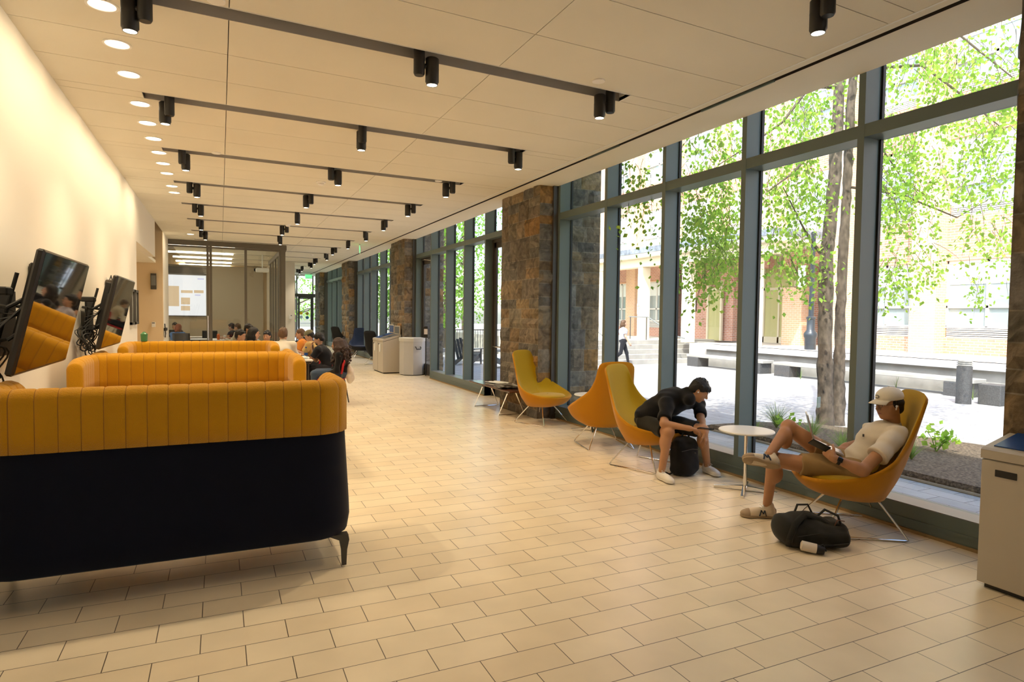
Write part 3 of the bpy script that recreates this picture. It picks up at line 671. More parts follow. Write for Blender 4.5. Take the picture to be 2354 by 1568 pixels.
def spray(L, tw, a, b, n, rg, r0=.008, spread=.09, leafL=.07):
    a, b = Vector(a), Vector(b); mid = (a+b)/2+Vector((rg.uniform(-.1, .1), rg.uniform(-.1, .1), .12*(b-a).length)); pts = []
    for k in range(7): t = k/6; pts.append(a*(1-t)**2+mid*2*t*(1-t)+b*t*t)
    tw.tube(pts, [r0*(1-.8*k/6) for k in range(7)], 5)
    for k in range(n):
        t = rg.random()**.7; p = a*(1-t)**2+mid*2*t*(1-t)+b*t*t
        L.leaf(p+Vector((rg.gauss(0, spread), rg.gauss(0, spread), rg.gauss(-.03, spread))), leafL*rg.uniform(.7, 1.25), rg)
rg = random.Random(11)
YT = 6.85; base = flr(1910, 975, -.05)
T = empty('birch_tree', base, label='tall twin-trunked birch with flaking bark in the mulch bed outside', cat='tree')
def trunk(pp, name):
    mb = MB(); P = [at(x, y, YT+dy) for x, y, r, dy in pp]; pts = []; rr = []
    for i in range(len(P)-1):
        for k in range(10):
            t = k/10; pts.append(P[i].lerp(P[i+1], t)); rr.append((pp[i][2]*(1-t)+pp[i+1][2]*t)*rg.uniform(.93, 1.09))
    pts.append(P[-1]); rr.append(pp[-1][2]); mb.tube(pts, rr, 16)
    mb.v = [tuple(Vector(v)+Vector((rg.gauss(0, .006), rg.gauss(0, .006), 0))) for v in mb.v]
    return mb.build(name, M_bark, T, smooth='all', world=True)
trunk([(1897, 1000, .125, 0), (1896, 820, .105, 0), (1899, 600, .098, 0), (1918, 420, .09, .0), (1927, 250, .078, .1), (1938, 60, .07, .2), (1946, -250, .06, .3)], 'trunk')
trunk([(1926, 1000, .10, .12), (1929, 820, .078, .12), (1937, 600, .072, .15), (1948, 420, .068, .2), (1955, 250, .062, .2), (1975, 40, .06, .3), (2010, -250, .05, .4)], 'trunk')
tg = bpy.data.objects
MB().box(-.06, .06, -.01, .01, -.08, .08, Matrix.Translation(at(1882, 925, YT-.15)) @ Matrix.Rotation(.4, 4, 'Z')).build('name_tag', M_frame, T, world=True)['label'] = 'small grey-green plate on the trunk'
tw = MB(); LV = Leaves()
def br(pts, r=.03):           # a main branch: (px, py, Y) list
    P = [at(*q) for q in pts]; tw.tube(P, [r*(1-.75*i/(len(P)-1)) for i in range(len(P))], 6); return P
bl = [br([(1885, 580, YT), (1865, 555, YT-.1), (1845, 520, YT-.2), (1800, 430, YT-.3)]), br([(1925, 330, YT), (1870, 345, YT-.2), (1820, 400, YT-.4), (1765, 440, YT-.5)]),
      br([(1920, 200, YT), (1860, 200, YT+.1), (1800, 280, YT+.2), (1730, 330, YT+.3), (1650, 380, YT+.3)]), br([(1945, 120, YT), (1800, 130, YT+.2), (1640, 230, YT+.4), (1560, 330, YT+.6)]),
      br([(1955, 300, YT), (2030, 430, YT-.3), (2090, 520, YT-.5)]), br([(1955, 430, YT), (2070, 447, YT-.4), (2200, 500, YT-.9), (2270, 460, YT-1.0)], .022), br([(1960, 160, YT), (2120, 150, YT-.4), (2200, 210, YT-.8), (2310, 300, YT-1.2)], .03),
      br([(1950, 60, YT), (2050, 20, YT-.5), (2180, 60, YT-1), (2330, 180, YT-1.6)], .035), br([(2000, 270, YT-.3), (2020, 330, YT-.4), (2080, 420, YT-.6), (2130, 450, YT-.7)], .018)]
drp = []
regs = [((1430, 1500), (300, 480), 22, .8), ((1560, 1700), (200, 620), 120, .5), ((1600, 1700), (420, 640), 80, .3), ((1750, 1890), (180, 420), 90, .1), ((1760, 1890), (400, 620), 70, -.2), ((2015, 2110), (240, 460), 80, -.4), ((2030, 2150), (420, 640), 55, -.6),
        ((2100, 2220), (100, 420), 50, -.8), ((2220, 2350), (240, 640), 70, -1.2), ((2020, 2350), (20, 220), 80, -.9), ((1700, 1960), (60, 250), 60, .1), ((2240, 2340), (60, 330), 40, -1.5)]
for (xa, xb), (ya, yb), n, dy in regs:
    for _ in range(n):
        x, y = rg.uniform(xa, xb), rg.uniform(ya, yb); a = at(x, y, YT+dy+rg.gauss(0, .45)); ln = rg.uniform(.25, .65)
        spray(LV, tw, a, a+Vector((rg.gauss(0, .15), rg.gauss(0, .15), -ln)), int(ln*34), rg, .004)
tw.build('branches', M_bark2, T, world=True); LV.build('foliage', M_leaf, T)
# trees further off: crown blobs of leaves on a trunk with limbs
def tree(x, y, z0, h, r, n, lb, group='trees beyond the courtyard', L=.16, dens=None, mt=None):
    t = empty('leafy_tree', (x, y, z0), label=lb, cat='tree', group=group); tb = MB(); lf = Leaves()
    tb.tube([(0, 0, 0), (.05, 0, h*.3), (-.05, .05, h*.6), (0, 0, h*.9)], [.18, .15, .1, .03], 8)
    for k in range(14):
        a = rg.uniform(0, 6.28); z = rg.uniform(.22, .95)*h; rad = r*math.sin(min(1, max(.25, (z/h-.1)))*PI*.95)**.5; c = Vector((math.cos(a)*rad*.75, math.sin(a)*rad*.75, z))
        tb.tube([(0, 0, z*.75), tuple(c*.6+Vector((0, 0, z*.36))), tuple(c)], [.06, .035, .01], 5)
    for _ in range(n):
        a = rg.uniform(0, 6.28); u = rg.random()**.45; z = rg.uniform(.16, 1.02); rad = r*max(.15, math.sin(min(1, z)*PI*.93+.08))**.6*u
        q = Vector((math.cos(a)*rad, math.sin(a)*rad, z*h)); q += Vector((math.sin(q.z*3+a*2), math.cos(q.z*2.6+a), math.sin(a*5)))*r*.08
        lf.leaf(q, L*rg.uniform(.7, 1.3), rg)
    tb.build('trunk', M_bark2, t); o = lf.build('foliage', mt or M_leaf2, t); o.matrix_parent_inverse = Matrix(); return t
for a in ((8.2, 27.5, -.1, 7.5, 2.4, 3600, 'bright green tree seen past the first door, nearest of the grove'), (10.6, 31, -.1, 8.5, 2.8, 3600, 'bright green tree in the middle of the grove past the terrace steps'), (7.6, 37, -.1, 9, 3.0, 3400, 'green tree at the far edge of the grove'),
          (13.5, 36, .6, 10, 3.4, 3000, 'tall green tree behind the canopy end'), (4.6, 46, -.1, 9, 3.6, 3400, 'green tree seen through the far end door'), (1.5, 50, -.1, 9, 3.6, 2500, 'green tree behind the far end wall'), (11, 47, -.1, 11, 4.5, 2800, 'large green tree at the back of the grove')): tree(*a)
# grass tufts and small leafy plants in the bed
def tuft(p, n, h, lb, rgx):
    mb = MB(); o = empty('ornamental_grass', p, label=lb, cat='grass', group='grass tufts in the mulch bed')
    for _ in range(n):
        a = rgx.uniform(0, 6.28); L = h*rgx.uniform(.5, 1.1); sp = rgx.uniform(.15, .95)*L; w_ = .004; c, s = math.cos(a), math.sin(a); V = []
        for k in range(5): t = k/4; r = sp*t**1.3; z = L*(t-.35*t*t*sp/L); V.append(Vector((c*r, s*r, z)))
        for k in range(4): q = Vector((-s, c, 0))*w_*(1-.2*k); q2 = Vector((-s, c, 0))*w_*(1-.2*(k+1)); mb.add([V[k]-q, V[k]+q, V[k+1]+q2, V[k+1]-q2], [(0, 1, 2, 3)])
    mb.build('blades', M_grass, o); return o
for (px, py, n, h, lb) in ((1785, 985, 170, .42, 'tall grass tuft in the bed behind the raised knee'), (1735, 1000, 120, .3, 'grass tuft in the bed at the window post'), (1865, 1012, 160, .38, 'grass tuft in front of the twin trunks'), (1935, 1040, 140, .34, 'grass tuft right of the twin trunks'), (1890, 1060, 110, .26, 'grass tuft low in the bed above the laptop'), (2095, 1058, 110, .28, 'grass tuft behind the lounge chair with the man in a cap')):
    tuft(flr(px, py, -.02), n, h, lb, rg)
def leafy(p, h, n, lb, L=.09):
    o = empty('leafy_plant', p, label=lb, cat='plant', group='small leafy plants in the bed'); st = MB(); lf = Leaves()
    for k in range(5):
        a = rg.uniform(0, 6.28); e = Vector((math.cos(a)*h*.5, math.sin(a)*h*.5, h*rg.uniform(.6, 1))); st.tube([(0, 0, 0), tuple(e*.5+Vector((0, 0, h*.15))), tuple(e)], [.006, .005, .003], 5)
        for _ in range(n): lf.leaf(e*rg.uniform(.45, 1.05)+Vector((rg.gauss(0, .03), rg.gauss(0, .03), rg.gauss(0, .03))), L*rg.uniform(.7, 1.2), rg, drop=-.5)
    st.build('stems', M_grass, o); q = lf.build('leaves', M_leaf, o); q.matrix_parent_inverse = Matrix()
leafy(flr(2152, 1040, -.02), .3, 12, 'young plant with broad green leaves in the bed near the recycling bin')
leafy(flr(1812, 1000, -.02), .25, 8, 'small light green plant beside the tall grass tuft')
for i, (px, py) in enumerate(((1840, 872), (1998, 888), (2060, 892), (2172, 905), (2236, 920))):
    tuft(flr(px, py, -.1), 10, .45, 'thin upright green shoot at the foot of the retaining wall, %s from the left' % ordw[i].replace('nearest', 'first'), rg)
# dark adirondack chairs outside the first bay
M_adk = mat('charcoal_plastic', (.05, .055, .065), .5)
def adirondack():
    t = empty('adirondack_chair'); s = MB()
    for k in range(6): s.box(-.26, .26, -.38+k*.115, -.28+k*.115, .36-k*.03, .38-k*.03)
    s.build('seat', M_adk, t)
    b = MB()
    for k in range(5):
        x = -.24+k*.12; M = Matrix.Translation((x, .22, .2)) @ Matrix.Rotation(-.42, 4, 'X'); b.box(-.05, .05, 0, .02, 0, .82-.05*abs(k-2), M)
    b.build('backrest', M_adk, t)
    for sx in (-1, 1):
        MB().box(sx*.36-.07, sx*.36+.07, -.45, .3, .54, .565).build('armrest', M_adk, t)
        MB().box(sx*.33-.015, sx*.33+.015, -.42, -.33, 0, .54).build('leg', M_adk, t)
        L = MB(); M = Matrix.Translation((sx*.29, -.4, .33)) @ Matrix.Rotation(-.33, 4, 'X'); L.box(-.015, .015, 0, 1.0, -.07, .07, M); L.build('leg', M_adk, t)
    return t
a0 = adirondack()
for i, (px, py, rz, lb) in enumerate(((1075, 838, 2.3, 'charcoal adirondack chair on the pavers seen in the middle of the first bay'), (1148, 845, -1.9, 'charcoal adirondack chair partly hidden behind the door beside the stone pier'))):
    o = a0 if i == 0 else copy_tree(a0); q = flr(px, py, -.1); o.location = q; o.rotation_euler = (0, 0, rz); tag(o, lb, 'chair', 'adirondack chairs outside')
# low walls, fence and hedge at the grove
t = empty('picket_fence', (9, 24, -.1), label='dark metal fence in front of the grove', cat='fence'); f = MB()
for k in range(60): f.box(6+k*.12, 6.015+k*.12, 25.5, 25.52, -.1, 1.0)
f.build('pickets', M_framed, t, world=True); MB().box(6, 13.2, 25.5, 25.53, .1, .14).box(6, 13.2, 25.5, 25.53, .95, .99).build('rails', M_framed, t, world=True)
o = MB().bbox((0, 0, 0), (4.6, .4, .12)).build('stone_bench', M_conc); o.location = (8.6, 21.8, .32); tag(o, 'pale stone bench slab on the paving before the grove', 'bench')
for x in (7.0, 8.6, 10.2):
    q = MB().bbox((0, 0, 0), (.4, .36, .34)).build('support_block', M_concd, o); q.location = (x-8.6, 0, -.23)
# ---------------------------------------------------------------- booth sofas
M_yel = mat('mustard_fabric', (.54, .255, .002), .85, spec=.15, bump=.55, bscale=170, sheen=.25)
M_navy = mat('black_navy_fabric', (.006, .007, .014), .95, spec=.1, sheen=.1)
M_legd = mat('dark_leg_metal', (.05, .045, .035), .4)
M_seam = mat('seam_thread', (.30, .13, .01), .9)
def sofa_path(xl, xr, depth, rad, n=9):
    """centre line of the wrap-round back: left tip, back, right tip; y = 0 at the back, opening to +y"""
    P = [Vector((xl, depth, 0)), Vector((xl, rad, 0))]
    for k in range(1, n): a = PI+PI/2*k/n; P.append(Vector((xl+rad+rad*math.cos(a), rad+rad*math.sin(a), 0)))
    P.append(Vector((xl+rad, 0, 0))); P.append(Vector((xr-rad, 0, 0)))
    for k in range(1, n): a = 1.5*PI+PI/2*k/n; P.append(Vector((xr-rad+rad*math.cos(a), rad+rad*math.sin(a), 0)))
    P += [Vector((xr, rad, 0)), Vector((xr, depth, 0))]
    return P
def resample(P, step):
    out = [P[0]]; acc = 0
    for a, b in zip(P[:-1], P[1:]):
        L = (b-a).length; t = step-acc
        while t <= L: out.append(a.lerp(b, t/L)); t += step
        acc = (acc+L) % step
    return out
def sofa(loc, rz, label):
    W, D, TH, Z0, ZM, Z1 = 1.96, .62, .13, .19, .86, 1.20
    t = empty('booth_sofa', loc, rz, label, 'sofa', 'mustard booth sofas by the screens')
    C0 = sofa_path(-W/2+TH/2, W/2-TH/2, D, .17, 14)
    cum = [0.0]
    for a, b in zip(C0[:-1], C0[1:]): cum.append(cum[-1]+(b-a).length)
    LT = cum[-1]
    def cpt(s_):
        s_ = min(max(s_, 0), LT)
        for i in range(len(C0)-1):
            if s_ <= cum[i+1]+1e-9: return C0[i].lerp(C0[i+1], (s_-cum[i])/(cum[i+1]-cum[i]))
        return C0[-1]
    def cnrm(s_):
        d = (cpt(s_+.01)-cpt(s_-.01)).normalized(); return Vector((d.y, -d.x, 0)), d
    def outer(s_):      # distance along the path measured on the tufting grid, seams every 98 mm from the centre
        return s_
    nseam = int(LT/2/.103); seams = [LT/2+(k+.5)*.103 for k in range(-nseam, nseam)]; seams = [q_ for q_ in seams if .06 < q_ < LT-.06]
    S = [0, .02]; D_ = [0, 0]; sm = [0, 0]
    for q_ in seams: S += [q_-.022, q_-.008, q_-.002, q_+.002, q_+.008, q_+.022]; D_ += [0, -.001, -.0045, -.0045, -.001, 0]; sm += [0, 0, 1, 0, 0, 0]
    S += [LT-.02, LT]; D_ += [0, 0]; sm += [0, 0]
    prof = [(1, 0), (1, .3), (1, .6), (1, .80)]+[(math.cos(a), .8+.2*math.sin(a)) for a in np.linspace(.3, PI-.3, 8)]+[(-1, .8), (-1, .6), (-1, .3), (-1, 0)]
    rings = []
    for s_, dp in zip(S, D_):
        p = cpt(s_); n_, d_ = cnrm(s_); e = min(s_, LT-s_); drop = .03*max(0, 1-e/.12)**2; ring = []
        for (u, z) in prof:
            ring.append(p+n_*(u*(TH/2+dp*(1 if abs(u) > .3 else .3)))+Vector((0, 0, ZM+(Z1-ZM)*z-drop*z+(dp if z > .85 else 0))))
        rings.append(ring)
    for endi, s0_, s1_ in ((0, 0, .02), (-1, LT, LT-.02)):
        base = rings[endi]; c = sum(base, Vector())/len(base); d = (cpt(s0_)-cpt(s1_)).normalized(); extra = []
        for f_, o_ in ((.95, .018), (.85, .03), (.55, .036)): extra.append([c.lerp(q_, f_)+d*o_ for q_ in base])
        if endi == 0: rings = extra[::-1]+rings; sm = [0]*3+sm
        else: rings = rings+extra; sm = sm+[0]*3
    mb = MB(); mb.ring(rings); npf = len(prof); mb.mi = [(sm[i//npf] if i < (len(rings)-1)*npf else 0) for i in range(len(mb.f))]
    mb.build('upper_back', [M_yel, M_seam], t, smooth='all')
    def loft(name, m, prof2, e=0, sm_=60):
        mb = MB(); rings = []
        for k in range(61):
            s_ = LT*k/60; p = cpt(s_); n_, d_ = cnrm(s_); ex = (d_*(e if k == 60 else (-e if k == 0 else 0)))
            rings.append([p+n_*u+Vector((0, 0, z))+ex for u, z in prof2])
        mb.ring(rings); return mb.build(name, m, t, smooth=sm_)
    loft('outer_shell', M_navy, [(.050, ZM+.01), (.060, .70), (.078, .40), (.082, .30), (.066, Z0+.015), (.045, Z0), (-.02, Z0), (-.02, ZM+.01)], .02)
    loft('inner_back', M_yel, [(-.021, ZM+.01), (-.021, .30), (-.062, .30), (-.062, ZM+.01)], .0)
    MB().bbox((0, .36, .29), (W-.20, .64, .19), b=.03).build('seat_base', M_navy, t, smooth=60)
    MB().bbox((0, .37, .435), (W-.24, .62, .11), b=.035).build('seat_cushion', M_yel, t, smooth=60)
    for sx in (-1, 1):
        for sy_ in (-.01, .60):
            L = MB(); x = sx*(W/2-.045); L.ring([[Vector((x-a, sy_-b, z)), Vector((x+a, sy_-b, z)), Vector((x+a, sy_+b, z)), Vector((x-a, sy_+b, z))] for a, b, z in ((.014, .011, 0), (.018, .014, .1), (.03, .02, .165), (.065, .03, .2))])
            L.v = [(v[0]+(-sx*.04 if v[2] > .18 else 0), v[1]+(.015 if v[2] > .18 else 0), v[2]) for v in L.v]
            L.build('leg', M_legd, t, smooth=30)
    return t
sofa((-.22, 4.08, 0), 0, 'mustard sofa with black outer shell nearest the camera, its back towards us')
sofa((-.215, 7.06, 0), PI, 'mustard booth sofa, second from the camera, its curved inside facing us')
sofa((-.21, 7.26, 0), 0, 'mustard booth sofa behind the second one, mostly hidden, back against it')
sofa((-.22, 10.02, 0), PI, 'mustard booth sofa farthest from the camera, its inside facing us')
M_lam = mat('white_laminate', (.82, .80, .76), .35)
def booth_table(loc, lb):
    t = empty('booth_table', loc, 0, lb, 'table', 'tables between the booth sofas')
    MB().bbox((0, 0, .735), (1.5, .6, .03), b=.008).build('table_top', M_lam, t); MB().tube([(0, 0, .02), (0, 0, .72)], .04).build('pedestal', M_chrome, t, smooth=True); MB().lathe([(.3, 0), (.3, .012), (.05, .03)], n=28).build('base', M_chrome, t, smooth=True)

# ---------------------------------------------------------------- wall screens
M_scr = mat('glossy_black_screen', (.004, .004, .005), .03, spec=.9, coat=.5)
M_bez = mat('black_bezel', (.02, .018, .016), .3)
M_arm = mat('black_bracket', (.012, .012, .012), .5)
def tv(y0, y1, lb, yaw=0):
    t = empty('wall_screen', (-1.0, (y0+y1)/2, 1.23), 0, lb, 'television', 'tilted wall screens'); hgt = .755; w_ = (y1-y0)/2
    ang = math.atan2(.165, .735)
    M = Matrix.Translation((-.08, 0, 0)) @ Matrix.Rotation(ang, 4, 'Y')      # local x out of the screen
    MB().bbox((-.02, 0, hgt/2), (.045, 2*w_, hgt), M, .012).build('cabinet', M_bez, t, smooth=30)
    MB().bbox((-.055, 0, hgt*.45), (.05, w_*1.4, hgt*.62), M, .02).build('rear_housing', M_arm, t)
    MB().box(.0028, .0042, -w_+.018, w_-.018, .022, hgt-.016, M).build('screen', M_scr, t)
    b = MB(); b.bbox((-.27, 0, .30), (.02, .36, .42), b=.003).bbox((-.13, -.2, .42), (.05, .04, .5), M, .004).bbox((-.13, .2, .42), (.05, .04, .5), M, .004)
    for yy in (-.16, .16):
        b.tube([(-.3, yy, .42), (-.2, yy*1.6, .40), (-.12, yy*1.2, .46)], .014); b.tube([(-.3, yy, .18), (-.2, yy*1.6, .2), (-.13, yy*1.2, .26)], .014)
    b.tube([(-.30, -.2, .05), (-.16, -.2, .62)], .012); b.bbox((-.22, -.35, .72-.22), (.12, .12, .05), b=.008)
    b.build('wall_bracket', M_arm, t, smooth=30)
    c = MB(); rr = random.Random(int(y0*10))
    for k in range(9):     # looped cables hanging behind the near edge
        x = -.27+rr.uniform(0, .1); yy = -w_*.78+rr.uniform(-.06, .1); z0 = .08+rr.uniform(-.03, .06); r = rr.uniform(.08, .17)
        c.tube([(x+.04*math.sin(a*2), yy+r*.7*math.cos(a), z0+r*math.sin(a)) for a in np.linspace(0, 2*PI, 18)[:-1]], .0055, 6, closed=True)
    for k in range(5):
        yy = -w_*.6+k*.05; c.tube([(-.29, yy, .05), (-.24, yy-.08, .22+.05*k), (-.15, yy+.05, .35), (-.12, -.1, .45+.03*k)], .006, 6)
    c.build('cable_bundle', M_gasket, t, smooth=True)
    return t
tv(4.44, 5.79, 'large tilted black wall screen nearest the camera, reflecting the sofas')
tv(7.31, 8.66, 'tilted black wall screen second from the camera')
M_pwr = mat('grey_equipment', (.06, .05, .04), .5)
def psu(loc, lb):
    t = empty('equipment_box', loc, 0, lb, 'electronics box', 'small boxes on the wall behind the screens')
    MB().bbox((.05, 0, 0), (.09, .17, .13), b=.012).build('case', M_pwr, t); MB().box(.096, .098, -.05, .03, -.03, .02).build('rating_label', M_white, t)
    MB().tube([(.05, -.06, .065), (.06, -.02, .12), (.05, .08, .10), (.06, .2, -.02)], .006, 6).build('cable', M_gasket, t, smooth=True)
q = atx(70, 625, -1.32); psu((-1.318, q.y, q.z), 'dark power box with cable above and behind the nearest screen')
q = atx(243, 655, -1.32); psu((-1.318, q.y, q.z), 'dark box and white plate behind the second screen')
for (px, py, lb) in ((17, 755, 'white wall socket with plug beside the nearest screen'), (220, 745, 'white wall socket beside the second screen'), (246, 650, 'square white socket plate above the second screen')):
    q = atx(px, py, -1.319); t = empty('wall_socket', q, 0, lb, 'socket', 'wall sockets by the screens'); MB().bbox((.006, 0, 0), (.012, .085, .13), b=.004).build('plate', M_trimw, t); MB().bbox((.03, 0, -.02), (.045, .045, .05), b=.006).build('plug', M_gasket, t)
# framed pictures at the wall's far end
t = empty('picture_frame', (-1.32, 12.2, 1.68), 0, 'black framed double picture with pale mounts at the far end of the left wall', 'framed picture')
f = MB()
for (a, b) in ((-.48, -.06), (.03, .45)):
    f.box(0, .035, a, b, -.29, -.25).box(0, .035, a, b, .25, .29).box(0, .035, a, a+.04, -.29, .29).box(0, .035, b-.04, b, -.29, .29)
f.build('frame', M_framed, t); MB().box(.004, .01, -.44, -.1, -.25, .25).box(.004, .01, .07, .41, -.25, .25).build('print', mat('print_paper', (.55, .56, .5), .25, var=.5, vscale=5), t)
# alcove fittings on the tan wall
q = at(353, 647, 18.18); t = empty('room_sign', q, 0, 'dark rectangular room sign on the tan alcove wall', 'sign'); MB().bbox((0, -.02, 0), (.13, .03, .40), b=.004).build('plate', M_framed, t); MB().box(-.05, .05, -.037, -.035, -.1, .15).build('insert', M_sill, t)
q = at(353, 746, 18.18); t = empty('thermostat', q, 0, 'small white thermostat on the tan alcove wall', 'thermostat'); MB().bbox((0, -.015, 0), (.085, .03, .13), b=.006).build('body', M_trimw, t); MB().box(-.03, .03, -.032, -.03, .03, .05).build('display', M_gasket, t)
q = at(668, 729, 26.98); t = empty('thermostat', q, 0, 'small white thermostat on the white wall right of the glass room', 'thermostat'); MB().bbox((0, -.015, 0), (.12, .03, .18), b=.006).build('body', M_trimw, t); MB().box(-.0, .05, -.032, -.03, .05, .08).build('display', M_gasket, t)
q = atx(378, 757, -1.318); t = empty('wall_intercom', q, 0, 'black and white wall telephone beside the glass room door', 'telephone'); MB().bbox((.03, 0, 0), (.05, .5, .08), b=.01).build('handset', M_gasket, t); MB().bbox((.02, .05, -.13), (.03, .45, .12), b=.006).build('base', M_trimw, t); MB().tube([(.03, -.3, .15), (.05, -.32, -.1), (.03, -.2, -.2)], .012).build('cord', M_gasket, t)

# ---------------------------------------------------------------- lounge chairs
M_yel2 = mat('mustard_wool', (.47, .29, .004), .85, spec=.15, bump=.25, bscale=220, sheen=.3)
M_yel3 = mat('ochre_wool_outer', (.52, .225, .005), .85, spec=.15, bump=.2, bscale=220, sheen=.2)
def shell_rim(u):        # u 0..1 around, 0 = front lip centre; chair faces -y
    a = 2*PI*u; s = math.sin(a); c = math.cos(a)      # c=1 front
    keys = [(0, (0, -.44, .405)), (.07, (.20, -.41, .41)), (.15, (.37, -.27, .435)), (.23, (.445, -.07, .49)), (.30, (.405, .12, .585)), (.355, (.305, .25, .70)), (.40, (.255, .33, .83)), (.44, (.235, .385, .96)), (.463, (.215, .415, 1.03)), (.48, (.15, .43, 1.06)), (.5, (0, .435, 1.068))]
    v = u if u <= .5 else 1-u; sg = 1 if u <= .5 else -1
    for i in range(len(keys)-1):
        if v <= keys[i+1][0]+1e-9: break
    g = lambda j: np.array(keys[max(0, min(len(keys)-1, j))][1], float) if j >= 0 else np.array((-keys[-j][1][0], keys[-j][1][1], keys[-j][1][2]))
    def G(j):
        if j < 0: k = keys[-j][1]; return np.array((-k[0], k[1], k[2]))
        if j >= len(keys): k = keys[2*len(keys)-2-j][1]; return np.array((-k[0], k[1], k[2]))
        return np.array(keys[j][1], float)
    t = (v-keys[i][0])/(keys[i+1][0]-keys[i][0]); p0, p1, p2, p3 = G(i-1), G(i), G(i+1), G(i+2)
    p = .5*((2*p1)+(-p0+p2)*t+(2*p0-5*p1+4*p2-p3)*t*t+(-p0+3*p1-3*p2+p3)*t**3)
    return Vector((sg*p[0], p[1], p[2]))
def lounge_chair(m_in, m_out, nU=96, legs=True):
    t = empty('lounge_chair')
    rim = [shell_rim(k/nU) for k in range(nU)]
    bot = []
    for k in range(nU):
        a = 2*PI*k/nU; bot.append(Vector((.235*math.sin(a), -.215*math.cos(a), .262)))
    th = .030
    def normal(k):
        a = rim[k-1]; b = rim[(k+1) % nU]; return (b-a).normalized()
    cen = Vector((0, -.02, .42)); rings = []
    # outer skin from base to rim
    outer = []
    for j in range(13):
        f = j/12; ring = []
        for k in range(nU):
            p = bot[k].lerp(rim[k], f); bul = math.sin(PI*f)*.035*(1-.55*max(0, rim[k].z-.5)/.6); n = Vector((rim[k].x, rim[k].y, 0)); n = n.normalized() if n.length > .01 else Vector((0, -1, 0))
            hb = max(0, rim[k].z-.55)/.55
            p = p+n*bul+Vector((0, 0, -.02*math.sin(PI*f))); ring.append(p)
        outer.append(ring)
    inner = []
    for j in range(13):
        f = j/12; ring = []
        for k in range(nU):
            r = rim[k]; n = Vector((r.x, r.y, 0)); n = n.normalized() if n.length > .01 else Vector((0, -1, 0)); up_ = Vector((0, 0, 1))
            a0 = r-n*th; tgt = Vector((r.x*.28, -.03+r.y*.28, .395)); q = a0.lerp(tgt, f)
            sag = math.sin(PI*min(1, f))*(.045+.05*max(0, r.z-.45)); q = q+n*sag*1.05-Vector((0, 0, sag*.9))
            q.z = max(q.z, .385 if f > .9 else .37); ring.append(q)
        inner.append(ring)
    o = MB(); cap = [bot[k]*.6+Vector((0, 0, .262*.4-.006)) for k in range(nU)]; edge1 = []
    top = []
    for k in range(nU):
        r = rim[k]; n = Vector((r.x, r.y, 0)); n = n.normalized() if n.length > .01 else Vector((0, -1, 0)); top.append(r-n*th*.5+Vector((0, 0, .016 if r.z < .95 else .02)))
    o.ring([[v*.02+Vector((0, 0, .25)) for v in bot], cap]+outer+[top], False); osk = o.build('outer_shell', m_out, t, smooth='all')
    i_ = MB(); i_.ring([top]+inner+[[Vector((0, -.03, .395))+(v-Vector((0, -.03, .395)))*.05 for v in inner[-1]]], False); i_.build('inner_shell', m_in, t, smooth='all')
    cu = MB(); rings = []
    for (rr, z) in ((.01, .385), (.21, .385), (.255, .40), (.262, .418), (.245, .436), (.17, .448), (.01, .452)): rings.append([Vector((rr*1.12*math.sin(2*PI*k/40), -.12-rr*.95*math.cos(2*PI*k/40), z)) for k in range(40)])
    cu.ring(rings, False); cu.build('seat_cushion', m_in, t, smooth='all')
    if legs:
        for sx in (-1, 1):      # bent chrome rod sled, one per side
            pp = []
            ctl = [(sx*.13, -.12, .27), (sx*.27, -.265, .045), (sx*.285, -.285, .012), (sx*.29, -.26, .008), (sx*.29, .26, .008), (sx*.285, .285, .012), (sx*.27, .265, .045), (sx*.13, .12, .27)]
            MB().tube(ctl, .0075, 8).build('sled_leg', M_chrome, t, smooth=True)
        MB().tube([(-.24, -.225, .10), (-.13, -.12, .262), (.13, -.12, .262), (.24, -.225, .10)], .0075, 8).tube([(-.13, .12, .262), (.13, .12, .262)], .0075, 8).tube([(-.13, -.12, .262), (-.13, .12, .262)], .0075, 8).build('cross_rod', M_chrome, t, smooth=True)
    return t
M_nv = mat('deep_blue_wool', (.012, .024, .055), .9, sheen=.2); M_nvb = mat('black_wool', (.006, .006, .007), .9); M_gw = mat('slate_wool', (.07, .07, .085), .9, sheen=.2)
def chair(proto, loc, face, lb, grp, first=False):
    o = proto if first else copy_tree(proto); o.location = (loc[0], loc[1], 0); o.rotation_euler = (0, 0, math.atan2(face[0], -face[1])); return tag(o, lb, 'chair', grp)
cy_ = lounge_chair(M_yel2, M_yel3)
G1 = 'mustard lounge chairs by the window'
chair(cy_, (4.42, 8.42), (.40, -.92), 'mustard lounge chair standing empty before the stone pier', G1, True)
chair(cy_, (4.36, 6.62), (.22, .97), 'mustard lounge chair seen from behind, beside the seated man in black', G1)
chair(cy_, (4.22, 5.56), (.38, -.92), 'mustard lounge chair the man in black shirt sits on', G1)
c4 = chair(cy_, (4.47, 3.27), (-.83, .56), 'mustard lounge chair the man in white cap reclines in', G1); 
cb = lounge_chair(M_nv, M_nvb); G2 = 'dark lounge chairs far along the window'
q = flr(830, 822); chair(cb, (q.x, q.y), (-.1, -1), 'deep blue lounge chair with its inside facing us', G2, True)
q = flr(868, 838); ck = lounge_chair(M_nvb, M_nvb); chair(ck, (q.x, q.y), (.75, .6), 'black lounge chair seen from behind beside the recycling bins', G2, True)
q = flr(803, 815); cg = lounge_chair(M_gw, M_gw); chair(cg, (q.x, q.y), (-.5, -.85), 'slate grey lounge chair behind the curly haired woman', G2, True)
q = flr(818, 816); ck2 = copy_tree(ck); ck2.location = (q.x-.3, q.y+1.3, 0); ck2.rotation_euler = (0, 0, 2.2); tag(ck2, 'black lounge chair half hidden behind the deep blue one', 'chair', G2)

